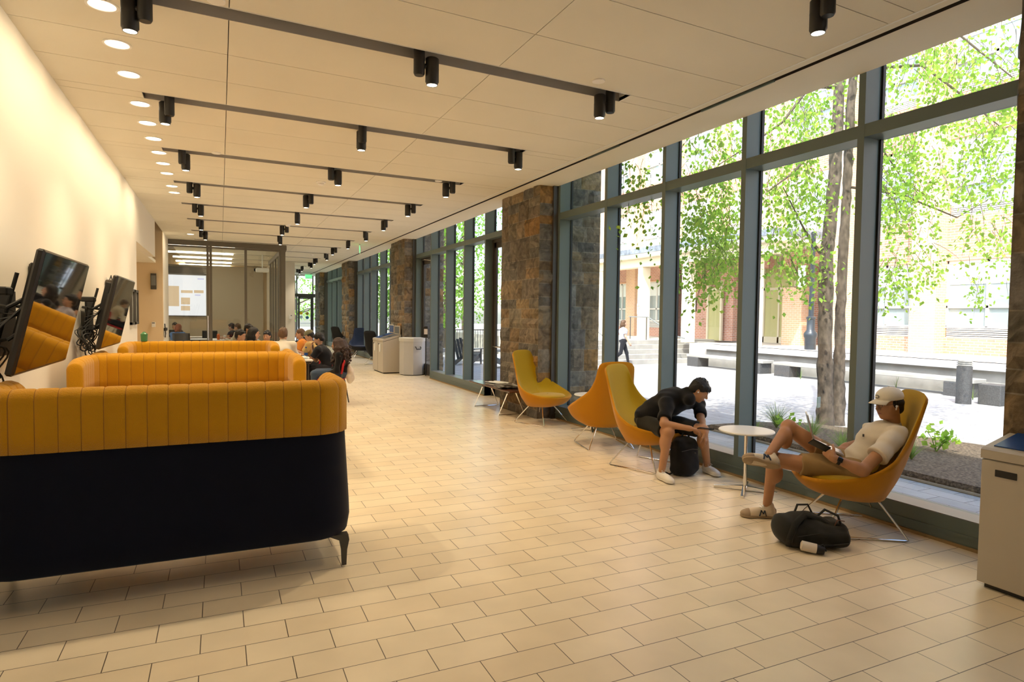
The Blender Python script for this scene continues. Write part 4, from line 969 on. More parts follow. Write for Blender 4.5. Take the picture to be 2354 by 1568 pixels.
# ---------------------------------------------------------------- small tables
def cafe_table(loc, rz, lb, h=.56, r=.23):
    t = empty('side_table', loc, rz, lb, 'table', 'round white side tables')
    MB().lathe([(.001, h), (r-.01, h), (r, h+.006), (r, h+.012), (r-.006, h+.018), (.001, h+.018)], n=48, caps=False).build('table_top', M_lam, t, smooth=True)
    MB().tube([(0, 0, .03), (0, 0, h)], .018, 14).build('column', M_chrome, t, smooth=True)
    for k in range(4):
        a = k*PI/2+.2; L = MB(); L.ring([[Vector((math.cos(a)*d-math.sin(a)*s*w_, math.sin(a)*d+math.cos(a)*s*w_, z)) for s, z in ((-1, z0), (1, z0), (1, z1), (-1, z1))] for d, w_, z0, z1 in ((.0, .02, .012, .05), (.28, .013, .004, .022))]); L.build('foot_arm', M_chrome, t)
    return t
q = flr(1712, 1128); cafe_table((q.x, q.y, 0), .5, 'round white side table between the two seated men', .56, .25)
q = flr(1352, 990); cafe_table((q.x+.05, q.y, 0), .9, 'round white side table behind the first mustard chair', .50, .25)

# ---------------------------------------------------------------- bench with newspapers
M_wal = mat('walnut_veneer', (.10, .04, .022), .25, spec=.6, var=.3, vscale=4, stretch=(6, 1, 6))
A_, B_ = Vector((4.32, 10.35, 0)), Vector((4.32, 8.98, 0))
t = empty('low_bench', (4.28, 9.72, 0), 0, 'low walnut bench with angled chrome legs against the stone pier', 'bench')
MB().bbox((0, 0, .42), (.40, 1.75, .025), b=.006).build('bench_top', M_wal, t)
for yy in (-.53, .53):
    L = MB(); L.tube([(-.055, yy, .405), (-.23, yy, .015), (.23, yy, .015), (.055, yy, .405), (-.055, yy, .405)], .0125, 4); L.build('leg_frame', M_chrome, t)
M_news = mat('newsprint', (.42, .40, .37), .8, var=.45, vscale=28); M_pap = mat('white_paper', (.82, .84, .82), .7)
def papers(loc, rz, m, n, lb, w_=.3, l_=.38):
    t = empty('newspaper', loc, rz, lb, 'newspaper', 'papers on the low bench')
    rr = random.Random(int(loc[1]*100)); mb = MB()
    for k in range(n):
        M = Matrix.Rotation(rr.uniform(-.15, .15), 4, 'Z') @ Matrix.Translation((rr.uniform(-.02, .02), rr.uniform(-.02, .02), .004+k*.007)); G_ = 8
        mb.add([M @ Vector((-w_/2+w_*i/G_, -l_/2+l_*j/2, .012*abs(math.sin(i*1.1+k)))) for i in range(G_+1) for j in range(3)]+[M @ Vector((-w_/2+w_*i/G_, -l_/2+l_*j/2, .012*abs(math.sin(i*1.1+k))-.003)) for i in range(G_+1) for j in range(3)],
               [(i*3+j, (i+1)*3+j, (i+1)*3+j+1, i*3+j+1) for i in range(G_) for j in range(2)]+[(27+i*3+j, 27+i*3+j+1, 27+(i+1)*3+j+1, 27+(i+1)*3+j) for i in range(G_) for j in range(2)])
    mb.build('pages', m, t)
    return t
papers((4.33, 9.85, .434), .3, M_pap, 5, 'loose white papers at the far end of the low bench')
n_ = papers((4.24, 9.32, .434), -.1, M_news, 6, 'folded grey newspapers near the chair end of the low bench')
MB().box(-.09, .06, -.16, -.02, .056, .058).build('front_photo', M_framed, n_)
for k in range(3): MB().box(-.13, .13, .05+k*.04, .07+k*.04, .056, .0575).build('text_block', mat('newsprint_ink', (.2, .19, .18), .8), n_)

# ---------------------------------------------------------------- bins
M_binb = mat('beige_powder_coat', (.50, .45, .37), .45); M_blue = mat('recycling_blue', (.012, .06, .24), .35); M_bina = mat('silver_powder_coat', (.50, .50, .49), .35); M_lidg = mat('grey_lid', (.14, .145, .15), .4)
def slant_bin(loc, rz, W, D, Hf, Hb, m, mlid, lb, grp, sign=True, big=True):
    t = empty('recycling_bin', loc, rz, lb, 'bin', grp)
    b = MB(); P = []
    for x in (-W/2, W/2): P += [(x, -D/2, .03), (x, D/2, .03), (x, D/2, Hb-.06), (x, -D/2, Hf-.06)]
    b.add(P, [(0, 1, 2, 3), (7, 6, 5, 4), (0, 3, 7, 4), (1, 5, 6, 2), (3, 2, 6, 7), (0, 4, 5, 1)]); b.build('body', m, t, bevel=.006)
    MB().box(-W/2+.03, W/2-.03, -D/2+.03, D/2-.02, .0, .03).build('plinth', M_black, t)
    l = MB(); P = []
    for x in (-W/2-.003, W/2+.003): P += [(x, -D/2-.004, Hf-.052), (x, D/2, Hb-.052), (x, D/2, Hb+.0), (x, -D/2+.02, Hf+.012), (x, -D/2-.004, Hf)]
    l.add(P, [(0, 1, 2, 3, 4), (9, 8, 7, 6, 5), (0, 4, 9, 5), (4, 3, 8, 9), (3, 2, 7, 8), (2, 1, 6, 7), (1, 0, 5, 6)]); lid = l.build('lid', m, t)
    ang = math.atan2(Hb-Hf-.012, D-.02); M = Matrix.Translation((0, -D/2+.02, Hf+.012)) @ Matrix.Rotation(ang, 4, 'X'); LL = math.hypot(D-.02, Hb-Hf)
    MB().box(-W/2+.04, W/2-.04, .03, LL-.04, .001, .007, M).build('lid_panel', mlid, t)
    MB().box(-W*.28, W*.28, LL*.42, LL*.55, .0075, .009, M).build('slot', M_black, t)
    MB().box(-W*.36, -W*.16, -D/2-.005, -D/2-.0, Hf-.15, Hf-.11).build('finger_pull', M_black, t)
    s = MB(); s.bbox((0, D/2-.02, Hb+.11), (W*.92, .03, .25), b=.012); s.build('sign_holder', m, t); MB().box(-W*.39, W*.39, D/2-.037, D/2-.035, Hb+.025, Hb+.21).build('sign_face', mlid if not big else M_blue, t)
    return t
M_pink = mat('notice_cream', (.72, .66, .6), .5)
b1 = slant_bin((4.48, 1.95, 0), -PI/2, .56, .56, .845, .985, M_binb, M_blue, 'beige recycling bin with blue sloping lid at the right edge', 'recycling bins')
x = MB().box(-.02, .20, -.286, -.2835, .58, .86).build('instruction_label', M_pink, b1); MB().box(.0, .18, -.2875, -.2865, .80, .85).build('label_header', M_blue, x); MB().box(.02, .09, -.2875, -.2865, .71, .765).build('label_picture', mat('label_yellow', (.8, .5, .03), .5), x)
for k in range(5): MB().box(.02, .16, -.2875, -.2865, .60+k*.018, .607+k*.018).build('text_line', M_sill, x)
slant_bin((4.22, 17.73, 0), -PI/2, .60, .50, .92, 1.08, M_binb, M_blue, 'beige recycling bin with blue lid, left of the pair far down', 'recycling bins', big=True)
slant_bin((4.22, 17.10, 0), -PI/2, .60, .50, .92, 1.06, M_binb, M_lidg, 'beige refuse bin with dark lid, right of the pair far down', 'recycling bins', big=False)
t = empty('waste_bin', (4.66, 16.36, 0), .2, 'tall silver eight-sided waste bin with a black handle at the second door', 'bin')
def octa(r, z): return [Vector((r*math.cos(PI/8+k*PI/4), r*math.sin(PI/8+k*PI/4), z)) for k in range(8)]
MB().ring([octa(.34, .02), octa(.34, .90)]).build('body', M_bina, t); MB().ring([octa(.352, .90), octa(.357, .98), octa(.34, 1.0)]).build('lid', mat('pale_lid', (.62, .62, .58), .4), t); MB().ring([octa(.31, 0), octa(.31, .02)]).build('plinth', M_black, t)
a = -PI/2; MB().tube([(-.07, -.32, .76), (-.07, -.355, .74), (-.06, -.36, .70), (.06, -.36, .70), (.07, -.355, .74), (.07, -.32, .76)], .012).build('handle', M_black, t)
for k in range(2):
    o_ = MB().box(3.958, 3.968, 17.70-.63*k, 17.80-.63*k, .58, .80).build('paper_notice', M_pap); tag(o_, 'narrow printed notice stuck on the front of the %s bin of the pair' % ('left', 'right')[k], 'notice', 'notices on the bins')
t = empty('hand_sanitizer', (4.86, 15.78, 1.0), -.4, 'black hand sanitiser dispenser with a printed card above the silver bin', 'dispenser')
MB().bbox((0, 0, .16), (.12, .10, .30), b=.02).build('housing', M_black, t); MB().box(-.045, .045, -.053, -.051, .10, .24).build('card', M_pink, t); MB().tube([(0, 0, -.98), (0, 0, .0)], .015).build('stand', M_black, t)
# green cup on the farthest sofa
q = at(331, 785, 10.0); o = MB().lathe([(.04, 0), (.045, .1), (.03, .11), (.012, .13)], n=16).build('drink_cup', mat('green_glass', (.06, .22, .08), .3), smooth=True); o.location = (q.x, 10.02, 1.2); tag(o, 'small green drink bottle standing on the farthest mustard sofa', 'bottle')
# ---------------------------------------------------------------- people
def tubec(a, b, r1, r2=None, rd=.006, k=.02, fl=1.0):        # capped tapered tube with crisp ends (sleeves, trouser legs)
    a, b = A3(a), A3(b); r2 = r1 if r2 is None else r2; ba = b-a; L = float(np.linalg.norm(ba)); n = ba/L
    def f(X, Y, Z):
        h = (X-a[0])*n[0]+(Y-a[1])*n[1]+(Z-a[2])*n[2]; t = np.clip(h/L, 0, 1)
        q = np.sqrt(np.maximum((X-a[0])**2+(Y-a[1])**2+(Z-a[2])**2-h*h, 0))-(r1+(r2-r1)*t)+rd
        w_ = np.abs(h-L/2)-L/2+rd
        return np.sqrt(np.maximum(q, 0)**2+np.maximum(w_, 0)**2)+np.minimum(np.maximum(q, w_), 0)-rd
    r = max(r1, r2)+.01; return ('add', np.minimum(a, b)-r, np.maximum(a, b)+r, f, k)
def wrinkle(prims, amp, fr=26, seed=0):       # cloth folds: a faint displacement of the last surface
    out = []
    for (kd, lo, hi, f, k) in prims:
        if kd == 'cut': out.append((kd, lo, hi, f, k)); continue
        def g(X, Y, Z, f=f): return f(X, Y, Z)+amp*(np.sin(fr*X+seed+3*np.sin(fr*.4*Z))*np.sin(fr*.8*Y+1.3*seed+2*np.sin(fr*.3*X))+.5*np.sin(fr*1.5*Z+fr*.6*X+seed)+.45*np.sin(fr*2.1*(Z+.6*X)+2.5*np.sin(fr*.5*Y+seed))*np.sin(fr*.7*X+seed))
        out.append((kd, lo, hi, g, k))
    return out
def nrm(v): return Vector(v).normalized()
def frame(f, u):
    f = nrm(f); u = (Vector(u)-f*Vector(u).dot(f)).normalized(); return f.cross(u), f, u       # right, forward, up
def head_prims(c, f, u, s=1.0, long_=1.0):
    r, f, u = frame(f, u); M = (r, f, u); P = lambda a, b, d: Vector(c)+(r*a+f*b+u*d)*s
    e = lambda a, b, d, ra, k=.012, kind='add': ell(P(a, b, d), [x*s for x in ra], M, k*s, kind)
    pr = [e(0, -.012, .032, (.074, .094, .088), .01), e(0, .012, -.02, (.066, .078, .085), .03), e(0, .030, -.062, (.050, .052, .042), .03), e(0, .062, -.094, (.020, .018, .016), .022),
          e(.040, .045, -.028, (.026, .028, .030), .02), e(-.040, .045, -.028, (.026, .028, .030), .02), e(0, .078, .030, (.050, .014, .012), .012),
          e(.030, .098, .008, (.015, .014, .010), .010, 'sub'), e(-.030, .098, .008, (.015, .014, .010), .010, 'sub'),
          e(.030, .074, .008, (.0125, .0125, .0115), .004), e(-.030, .074, .008, (.0125, .0125, .0115), .004),
          cone(P(0, .088, .014), P(0, .107, -.020), .0075*s, .0125*s, .010*s), e(.010, .098, -.025, (.008, .009, .007), .006), e(-.010, .098, -.025, (.008, .009, .007), .006),
          e(0, .086, -.050, (.023, .012, .0055), .006), e(0, .084, -.061, (.020, .012, .0065), .006)]
    for sx in (-1, 1): pr += [e(sx*.074, -.006, -.004, (.009, .017, .030), .006), e(sx*.080, .000, .0, (.005, .008, .014), .004, 'sub')]
    return pr, P, (r, f, u)
def hand_prims(w, d, n, side, s=1.0, curl=(.35, .45, .5, .55), thumb=.5, spread=.06):
    """w wrist, d towards fingertips, n back-of-hand normal, side = towards the thumb"""
    w, d = Vector(w), nrm(d); n = (Vector(n)-d*Vector(n).dot(d)).normalized(); sd = (Vector(side)-d*Vector(side).dot(d)-n*Vector(side).dot(n)).normalized()
    pr = [rbox(w+d*.048*s, (.072*s, .085*s, .026*s), (sd, d, n), .012*s, .012), cone(w-d*.01*s, w+d*.02*s, .023*s, .024*s, .02)]
    for i, (o, L) in enumerate(((.028, .078), (.0095, .088), (-.009, .082), (-.0275, .064))):
        b = w+d*.084*s+sd*o*s; dd = (d+sd*(1.5-i)*spread).normalized(); a = 0; p = b
        for j, fr_ in enumerate((.45, .32, .23)):
            a += curl[i]*(1.0 if j == 0 else 1.15); q = p+(dd*math.cos(a)-n*math.sin(a))*L*fr_*s; pr.append(cone(p, q, (.0088-.0008*j)*s, (.0082-.0008*j)*s, .003)); p = q
    b = w+d*.02*s+sd*.026*s-n*.004*s; d1 = (d*.75+sd*.75-n*.35*thumb).normalized(); m_ = b+d1*.042*s; d2 = (d+sd*.15-n*.9*thumb).normalized(); m2 = m_+d2*.032*s
    pr += [cone(b, m_, .0125*s, .0105*s, .012), cone(m_, m2, .0102*s, .0092*s, .004), cone(m2, m2+(d2*.8-n*.3*thumb).normalized()*.024*s, .009*s, .0075*s, .003)]
    return pr
SKIN = {}
def skin(c, nm='skin'):
    k = tuple(c)
    if k not in SKIN: SKIN[k] = mat(nm, c, .5, spec=.35, var=.08, vscale=12)
    return SKIN[k]
M_hairb = mat('black_hair', (.006, .005, .005), .45, spec=.4, bump=.6, bscale=160, stretch=(1, 1, .3)); M_hairr = mat('auburn_hair', (.22, .05, .015), .5, bump=.6, bscale=120, stretch=(1, 1, .3)); M_hairn = mat('brown_hair', (.10, .05, .02), .5, bump=.6, bscale=120, stretch=(1, 1, .3)); M_hairc = mat('dark_curly_hair', (.05, .02, .01), .6, var=.5, vscale=30, bump=1, bscale=70)
M_eye = mat('eye_dark', (.02, .012, .008), .15); M_eyew = mat('eye_white', (.75, .72, .68), .25); M_lip = mat('lips', (.45, .16, .12), .45); M_ear = mat('white_earbud', (.85, .85, .85), .25)
def cloth(nm, c, **k): return mat(nm, c, .9, spec=.15, sheen=.15, bump=.15, bscale=300, **k)
def head_kids(t, P, ax, s, hair, skinm, glasses=False, brow=M_hairb, hair_len=0, beard=False, lips=M_lip, hm=None, res=.006, cap=None):
    r, f, u = ax; Mx = (r, f, u)
    e = lambda a, b, d, ra, k=.012, kind='add': ell(P(a, b, d), [x*s for x in ra], Mx, k*s, kind)
    ey = MB()
    for sx in (-1, 1): ey.tube([P(sx*.018, .090, .032), P(sx*.030, .088, .037), P(sx*.044, .079, .032)], [.002*s, .0035*s, .002*s], 5)
    ey.build('eyebrows', brow, t, world=True, smooth=True)
    for sx in (-1, 1):
        ey = MB(); ey.ring([[P(sx*.030+.011*math.cos(a)*q, .0858+.0006-.003*q*q, .008+.0055*math.sin(a)*q) for a in np.linspace(0, 2*PI, 15)[:-1]] for q in (1, .02)]); ob = ey.build('eye', M_eyew, t, world=True)
        ir = MB(); ir.ring([[P(sx*.030+.005*math.cos(a)*q, .0874-.001*q, .0085+.005*math.sin(a)*q) for a in np.linspace(0, 2*PI, 13)[:-1]] for q in (1, .02)]); o2 = ir.build('iris', M_eye, ob)
    lp = MB(); lp.tube([P(-.021, .088, -.056), P(-.008, .0985, -.0525), P(0, .099, -.0535), P(.008, .0985, -.0525), P(.021, .088, -.056)], [.001*s, .0042*s, .0038*s, .0042*s, .001*s], 6).tube([P(-.019, .088, -.058), P(0, .0975, -.062), P(.019, .088, -.058)], [.001*s, .005*s, .001*s], 6); lp.build('lips', lips, t, world=True, smooth='all')
    hm = hm or M_hairb; hp = []; rg_ = random.Random(hash(hair) % 97 if False else len(hair)*7)
    if hair in ('short', 'fringe', 'under_cap', 'tousled', 'bun', 'long', 'curly'):
        hp = [e(0, -.018, .040, (.084, .102, .095), .012)]
        hp += [e(sx*.068, -.052, -.005, (.020, .036, .048), .02) for sx in (-1, 1)]
        hp += [e(0, -.075, -.015, (.066, .042, .062), .02)]
        hp += [e(0, .085, -.035, (.075, .075, .078), .012, 'sub'), e(0, .075, .005, (.060, .055, .048), .01, 'sub')]
        if hair in ('fringe', 'tousled', 'short'):
            for k in range(26 if hair != 'short' else 14):
                a = rg_.uniform(-1.25, 1.25); x = .062*math.sin(a); y = .075*math.cos(a)+.012; L = rg_.uniform(.018, .045) if hair == 'fringe' else rg_.uniform(.008, .02)
                hp.append(cone(P(x*.9, y*.85, .085), P(x*1.12, y*1.16, .085-L), .012*s, .004*s, .008))
            for k in range(30):
                a = rg_.uniform(0, 6.28); b = rg_.uniform(.1, 1.3); x, y, z = .082*math.cos(a)*math.sin(b), .098*math.sin(a)*math.sin(b)-.018, .045+.092*math.cos(b)
                hp.append(cone(P(x*.9, y*.9, z*.95), P(x*1.05+rg_.gauss(0, .006), y*1.05+rg_.gauss(0, .006), z+.004+rg_.uniform(0, .008)), .014*s, .004*s, .006))
        if hair not in ('long', 'curly'): hp += [e(sx*.092, .002, -.006, (.022, .024, .036), .006, 'sub') for sx in (-1, 1)]
        if hair == 'bun': hp.append(e(0, -.115, .02, (.035, .032, .035), .01))
        if hair in ('long', 'curly'):
            Lh = hair_len; wd = .075 if hair == 'long' else .145
            n_ = 26 if hair == 'long' else 110
            for k in range(n_):
                a = rg_.uniform(.55, 2*PI-.55)+PI/2 if True else 0; x = wd*.9*math.cos(a); y = -.02+.075*math.sin(a) if hair == 'long' else -.03+.10*math.sin(a)
                if y > .045: continue
                sp_ = 1.0 if hair == 'long' else rg_.uniform(.9, 1.35); z1 = .03-Lh*rg_.uniform(.7, 1)
                p0 = P(x*.8, y*.9, .05); p1 = P(x*sp_, y*1.15-.015, -.06)-Vector((0, 0, 0)); p2 = p1*.5+(Vector(P(x*sp_*1.05, y*1.2-.03, -.06))+Vector((0, 0, z1)))*.5; p3 = Vector(P(x*sp_, y*1.2-.02, -.06))+Vector((0, 0, z1+.06))
                rr = .026 if hair == 'long' else .03
                hp += [cone(p0, p1, rr*s, rr*s, .015), cone(p1, p3, rr*s, rr*.55*s, .015)]
                if hair == 'curly':
                    for q in range(7): hp.append(ell(p1.lerp(p3, rg_.random())+Vector((rg_.gauss(0, .028), rg_.gauss(0, .028), 0)), rg_.uniform(.016, .03)*s, None, .004))
    if hair == 'under_cap':
        hp = [e(0, -.026, .012, (.084, .096, .056), .012), e(0, -.062, -.035, (.066, .048, .052), .02), e(0, .100, -.03, (.10, .088, .085), .01, 'sub')]+[cone(P(sx*.072, .012, .03), P(sx*.073, .010, -.012), .012*s, .006*s, .006) for sx in (-1, 1)]
    if hp: sdf_obj('hair', hp, res, hm, t)
    if beard: sdf_obj('beard', [e(0, .045, -.075, (.054, .052, .040), .01), e(0, .10, -.045, (.03, .03, .024), .008, 'sub'), e(0, .0, .0, (.08, .075, .05), .01, 'sub')], res, M_hairb, t)
    if glasses:
        g = MB()
        for sx in (-1, 1):
            g.tube([P(sx*.031+.021*math.cos(a), .104, .008+.017*math.sin(a)) for a in np.linspace(0, 2*PI, 17)[:-1]], .0013*s, 5, closed=True); g.tube([P(sx*.052, .102, .012), P(sx*.074, .06, .012), P(sx*.078, -.005, .010)], .0014*s, 5)
        g.tube([P(-.010, .105, .011), P(.010, .105, .011)], .0014*s, 5); gl = g.build('glasses', M_framed, t, world=True, smooth=True)
        lens = MB()
        for sx in (-1, 1): lens.ring([[P(sx*.031+.020*math.cos(a)*q, .104, .008+.016*math.sin(a)*q) for a in np.linspace(0, 2*PI, 17)[:-1]] for q in (1, .02)])
        o2 = lens.build('lenses', M_glass, gl)
def limb(a, b, c, r, k=.03):      # two-segment tapering limb with a muscle bulge in each segment
    a, b, c = Vector(a), Vector(b), Vector(c); out = [cone(a, b, r[0], r[1], k), cone(b, c, r[1], r[2], k)]
    return out
def shoe(t, ankle, toe, m_up, m_sole, name='shoe', up=(0, 0, 1), s=1.0, res=.006, stripe=None, laces=True):
    ankle, toe = Vector(ankle), Vector(toe); u = nrm(up); d = toe-ankle; d = (d-u*d.dot(u)).normalized(); sd = d.cross(u); h = .085*s; base = ankle-u*h; L = .27*s
    heel = base-d*.065*s; M = (d, sd, u); c = lambda x, y, z: heel+d*x*s+sd*y*s+u*z*s
    pr = [cone(c(.045, 0, .052), c(.05, 0, .095), .040*s, .036*s, .02), ell(c(.05, 0, .045), (.055*s, .038*s, .042*s), M, .02), ell(c(.14, 0, .038), (.09*s, .040*s, .042*s), M, .03), ell(c(.205, .0, .030), (.066*s, .045*s, .034*s), M, .02), ('cut', None, None, lambda X, Y, Z: -((X-base.x)*-u.x+(Y-base.y)*-u.y+(Z-base.z)*-u.z)+.018*s, .002)]
    o = sdf_obj(name, pr, res, m_up, t)
    sp = [ell(c(.055, 0, .014), (.062*s, .037*s, .022*s), M, .02), ell(c(.135, 0, .013), (.09*s, .035*s, .020*s), M, .03), ell(c(.205, 0, .014), (.070*s, .048*s, .022*s), M, .02), ('cut', None, None, lambda X, Y, Z: -((X-base.x)*-u.x+(Y-base.y)*-u.y+(Z-base.z)*-u.z)+.0*s, .002), ('cut', None, None, lambda X, Y, Z: -((X-base.x)*u.x+(Y-base.y)*u.y+(Z-base.z)*u.z)+.026*s if False else ((X-base.x)*-u.x+(Y-base.y)*-u.y+(Z-base.z)*-u.z)+.026*s, .004)]
    q = sdf_obj('sole', sp, res, m_sole, o)
    if stripe:      # darker toe and heel overlays
        lim = lambda x0, sg: ('cut', None, None, lambda X, Y, Z: sg*((X-heel.x)*d.x+(Y-heel.y)*d.y+(Z-heel.z)*d.z-x0*s), .003)
        ov = lambda k: [ell(c(.05, 0, .045), ((.055+k)*s, (.038+k)*s, (.042+k)*s), M, .02), ell(c(.14, 0, .038), ((.09+k)*s, (.040+k)*s, (.042+k)*s), M, .03), ell(c(.205, .0, .030), ((.066+k)*s, (.045+k)*s, (.034+k)*s), M, .02)]
        M_ov = MATS.get('tan_suede') or mat('tan_suede', (.36, .27, .18), .9)
        sdf_obj('toe_overlay', ov(.0025)+[lim(.205, 1), pr[-1]], res, M_ov, o); sdf_obj('heel_overlay', [ell(c(.05, 0, .05), (.0565*s, .040*s, .05*s), M, .02), lim(.035, -1), pr[-1]], res, M_ov, o)
    if laces:
        lc = MB()
        for k in range(5):
            x = .095+k*.019; z = .089-k*.0075; lc.tube([c(x, -.022, z-.006), c(x+.004, 0, z+.002), c(x+.008, .022, z-.006)], .0022*s, 5)
        for sx in (-1, 1): lc.tube([c(.095, 0, .092), c(.10, sx*.02, .105), c(.115, sx*.03, .095), c(.105, sx*.012, .088)], .002*s, 5)
        q = lc.build('laces', M_pap, o, smooth=True)
    if stripe:
        lc = MB()
        for sx in (-1, 1):      # broad zigzag side stripe
            yy = sx*.0435; zz = [(.085, .022), (.095, .066), (.108, .040), (.122, .068), (.136, .022)]
            for (x0, z0), (x1, z1) in zip(zz[:-1], zz[1:]):
                lc.tube([c(x0, yy*.98-sx*z0*.10, z0), c((x0+x1)/2, yy*1.03-sx*(z0+z1)*.05, (z0+z1)/2), c(x1, yy*.98-sx*z1*.10, z1)], .0065*s, 6, flat=.5)
        q = lc.build('side_stripe', stripe, o, smooth=True)
    return o
def ball(t, c, r, m, nm):
    o = sdf_obj(nm, [ell(c, r)], min(r if not hasattr(r, '__len__') else min(r), .01)/2.5, m, t); return o

# ---- the man in black bent over his phone
YA = 0; t = empty('person', (4.2, 5.3, 0), 0, 'person in black shirt and shorts bent over a phone on a mustard lounge chair', 'person')
S_ = skin((.46, .235, .12)); s = .95
pel = Vector((4.18, 5.47, .52)); bel = Vector((4.20, 5.37, .62)); ch = Vector((4.29, 5.22, .745)); nk = Vector((4.36, 5.07, .835)); hd = Vector((4.435, 4.985, .875))
shN, shF = at(1533, 924, 5.16), at(1606, 927, 5.22); elN, elF = at(1526, 974, 5.02), at(1612, 968, 5.03); wrN, wrF = at(1584, 985, 4.84), at(1621, 997, 4.87)
hN, hF = Vector((4.10, 5.42, .50)), Vector((4.30, 5.40, .50)); kN, kF = at(1536, 994, 4.99), at(1615, 989, 4.92); aN, aF = at(1521, 1082, 4.98), at(1626, 1072, 5.02)
ffA = (.53, -.63, -.56); hp, P, ax = head_prims(hd, ffA, (0, 0, 1), s)
legp = []
for h_, k_, a_ in ((hN, kN, aN), (hF, kF, aF)):
    c_ = k_.lerp(a_, .28)+Vector((.0, .03, 0)); legp += [cone(h_, k_, .082, .054, .03), cone(k_, a_, .050, .034, .03), ell(c_, (.050, .052, .085), None, .03), ell(k_+Vector((0, -.012, .008)), .052, None, .02)]
phone_c = at(1622, 986, 4.75); dN = (at(1612, 990, 4.77)-wrN).normalized()
body = legp+[ell(pel, (.15, .12, .11), None, .03), cone(bel, ch, .11, .12, .05), cone(nk-Vector((.02, .04, .03)), hd-Vector((.03, 0, .03))+Vector((0, .02, 0)), .052, .05, .02), cone(shN, shF, .05, .05, .04), cone(shN, elN, .050, .040, .02), cone(elN, wrN, .040, .026, .02), cone(shF, elF, .050, .040, .02), cone(elF, wrF, .040, .026, .02)]+hp
body += hand_prims(wrN, dN, (0, 0, 1), rt*.2+Vector((0, .6, .6)), .92, curl=(.5, .55, .55, .6))
body += hand_prims(wrF, (-.02, -.25, -1), (.3, -1, .1), (-1, -.2, 0), .92, curl=(.25, .3, .35, .4))
sdf_obj('body', body, .0055, S_, t)
head_kids(t, P, ax, s, 'fringe', S_, hm=M_hairb)
for sx in (1, -1): ball(t, P(sx*.082, .006, -.006), .0085, M_ear, 'earbud')
M_blk = cloth('black_jersey', (.006, .006, .007)); M_blk2 = cloth('black_olive_twill', (.014, .013, .009))
shirt = [ell(pel+Vector((.0, -.01, .055)), (.165, .135, .10), None, .04), cone(bel, ch, .135, .142, .06), cone(pel, bel, .135, .135, .06), ell(ch+Vector((0, .02, .01)), (.175, .12, .11), None, .05), cone(ch, nk, .115, .060, .05), cone(shN, shF, .069, .067, .05), tubec(shN, shN.lerp(elN, .80), .070, .070, .006, .03), tubec(shF, shF.lerp(elF, .72), .066, .064, .006, .03), cone(nk-Vector((.035, .07, .05)), nk+Vector((-.012, .008, -.004)), .066, .058, .07)]
sdf_obj('shirt', wrinkle(shirt, .007, 26, 1), .007, M_blk, t)
sh = [ell(pel-Vector((0, 0, .01)), (.165, .135, .10), None, .04), tubec(hN+Vector((0, .02, 0)), hN.lerp(kN, .86), .098, .082, .006, .04), tubec(hF+Vector((0, .02, 0)), hF.lerp(kF, .86), .098, .082, .006, .04)]
sdf_obj('shorts', wrinkle(sh, .004, 22, 2), .0075, M_blk2, t)
M_sneak = mat('white_leather', (.78, .74, .68), .5); M_solew = mat('white_rubber', (.72, .68, .62), .6)
for a_, tx in ((aN, at(1556, 1108, 4.72)), (aF, at(1660, 1100, 4.78))):
    shoe(t, (a_.x, a_.y, .088), (tx.x, tx.y, .03), M_sneak, M_solew, s=.95)
# his phone
M_ph = mat('dark_phone', (.01, .01, .012), .12)
ph = MB(); Mp = Matrix.Translation(phone_c+Vector((.0, 0, .0))) @ Matrix.Rotation(-.35, 4, 'Z') @ Matrix.Rotation(.12, 4, 'Y') @ Matrix.Rotation(-.30, 4, 'X'); ph.bbox((0, 0, 0), (.15, .075, .009), Mp, .003)
o = ph.build('phone', M_ph); tag(o, 'dark phone held in the hands of the person in black', 'phone'); MB().box(-.07, .07, -.034, .034, .0047, .0052, Mp).build('screen', M_scr, o)
# his backpack between the feet
M_bag = cloth('black_nylon', (.008, .008, .009))
bx, by = 4.29, 5.12; bg_ = at(1579, 1095, 5.02); bx, by = bg_.x, bg_.y+.05
t2 = empty('backpack', (bx, by, 0), 0, 'tall black backpack standing on the floor between the feet of the person in black', 'bag')
bp = [rbox((bx, by, .18), (.27, .20, .36), None, .07, .02), ell((bx, by-.085, .12), (.115, .05, .11), None, .03), ell((bx, by, .355), (.12, .09, .04), None, .04)]
sdf_obj('pack_body', wrinkle(bp, .004, 30, 3), .0075, M_bag, t2)
st = MB(); st.tube([(bx-.12, by+.06, .33), (bx-.21, by+.07, .24), (bx-.25, by+.03, .06), (bx-.17, by+.02, .015), (bx-.10, by+.03, .03)], .018, 8, flat=.5); st.tube([(bx+.05, by+.09, .33), (bx+.16, by+.12, .22), (bx+.17, by+.08, .04)], .016, 8, flat=.5)
st.tube([(bx-.04, by, .385), (bx-.02, by, .425), (bx+.04, by, .425), (bx+.06, by, .385)], .009, 8); st.build('straps', M_bag, t2, world=True, smooth=True)
zp = MB(); zp.tube([(bx-.12, by-.106, .27), (bx, by-.125, .29), (bx+.12, by-.106, .27)], .003, 5).box(bx+.03, bx+.036, by-.135, by-.12, .24, .255); zp.build('zip', M_framed, t2, world=True)

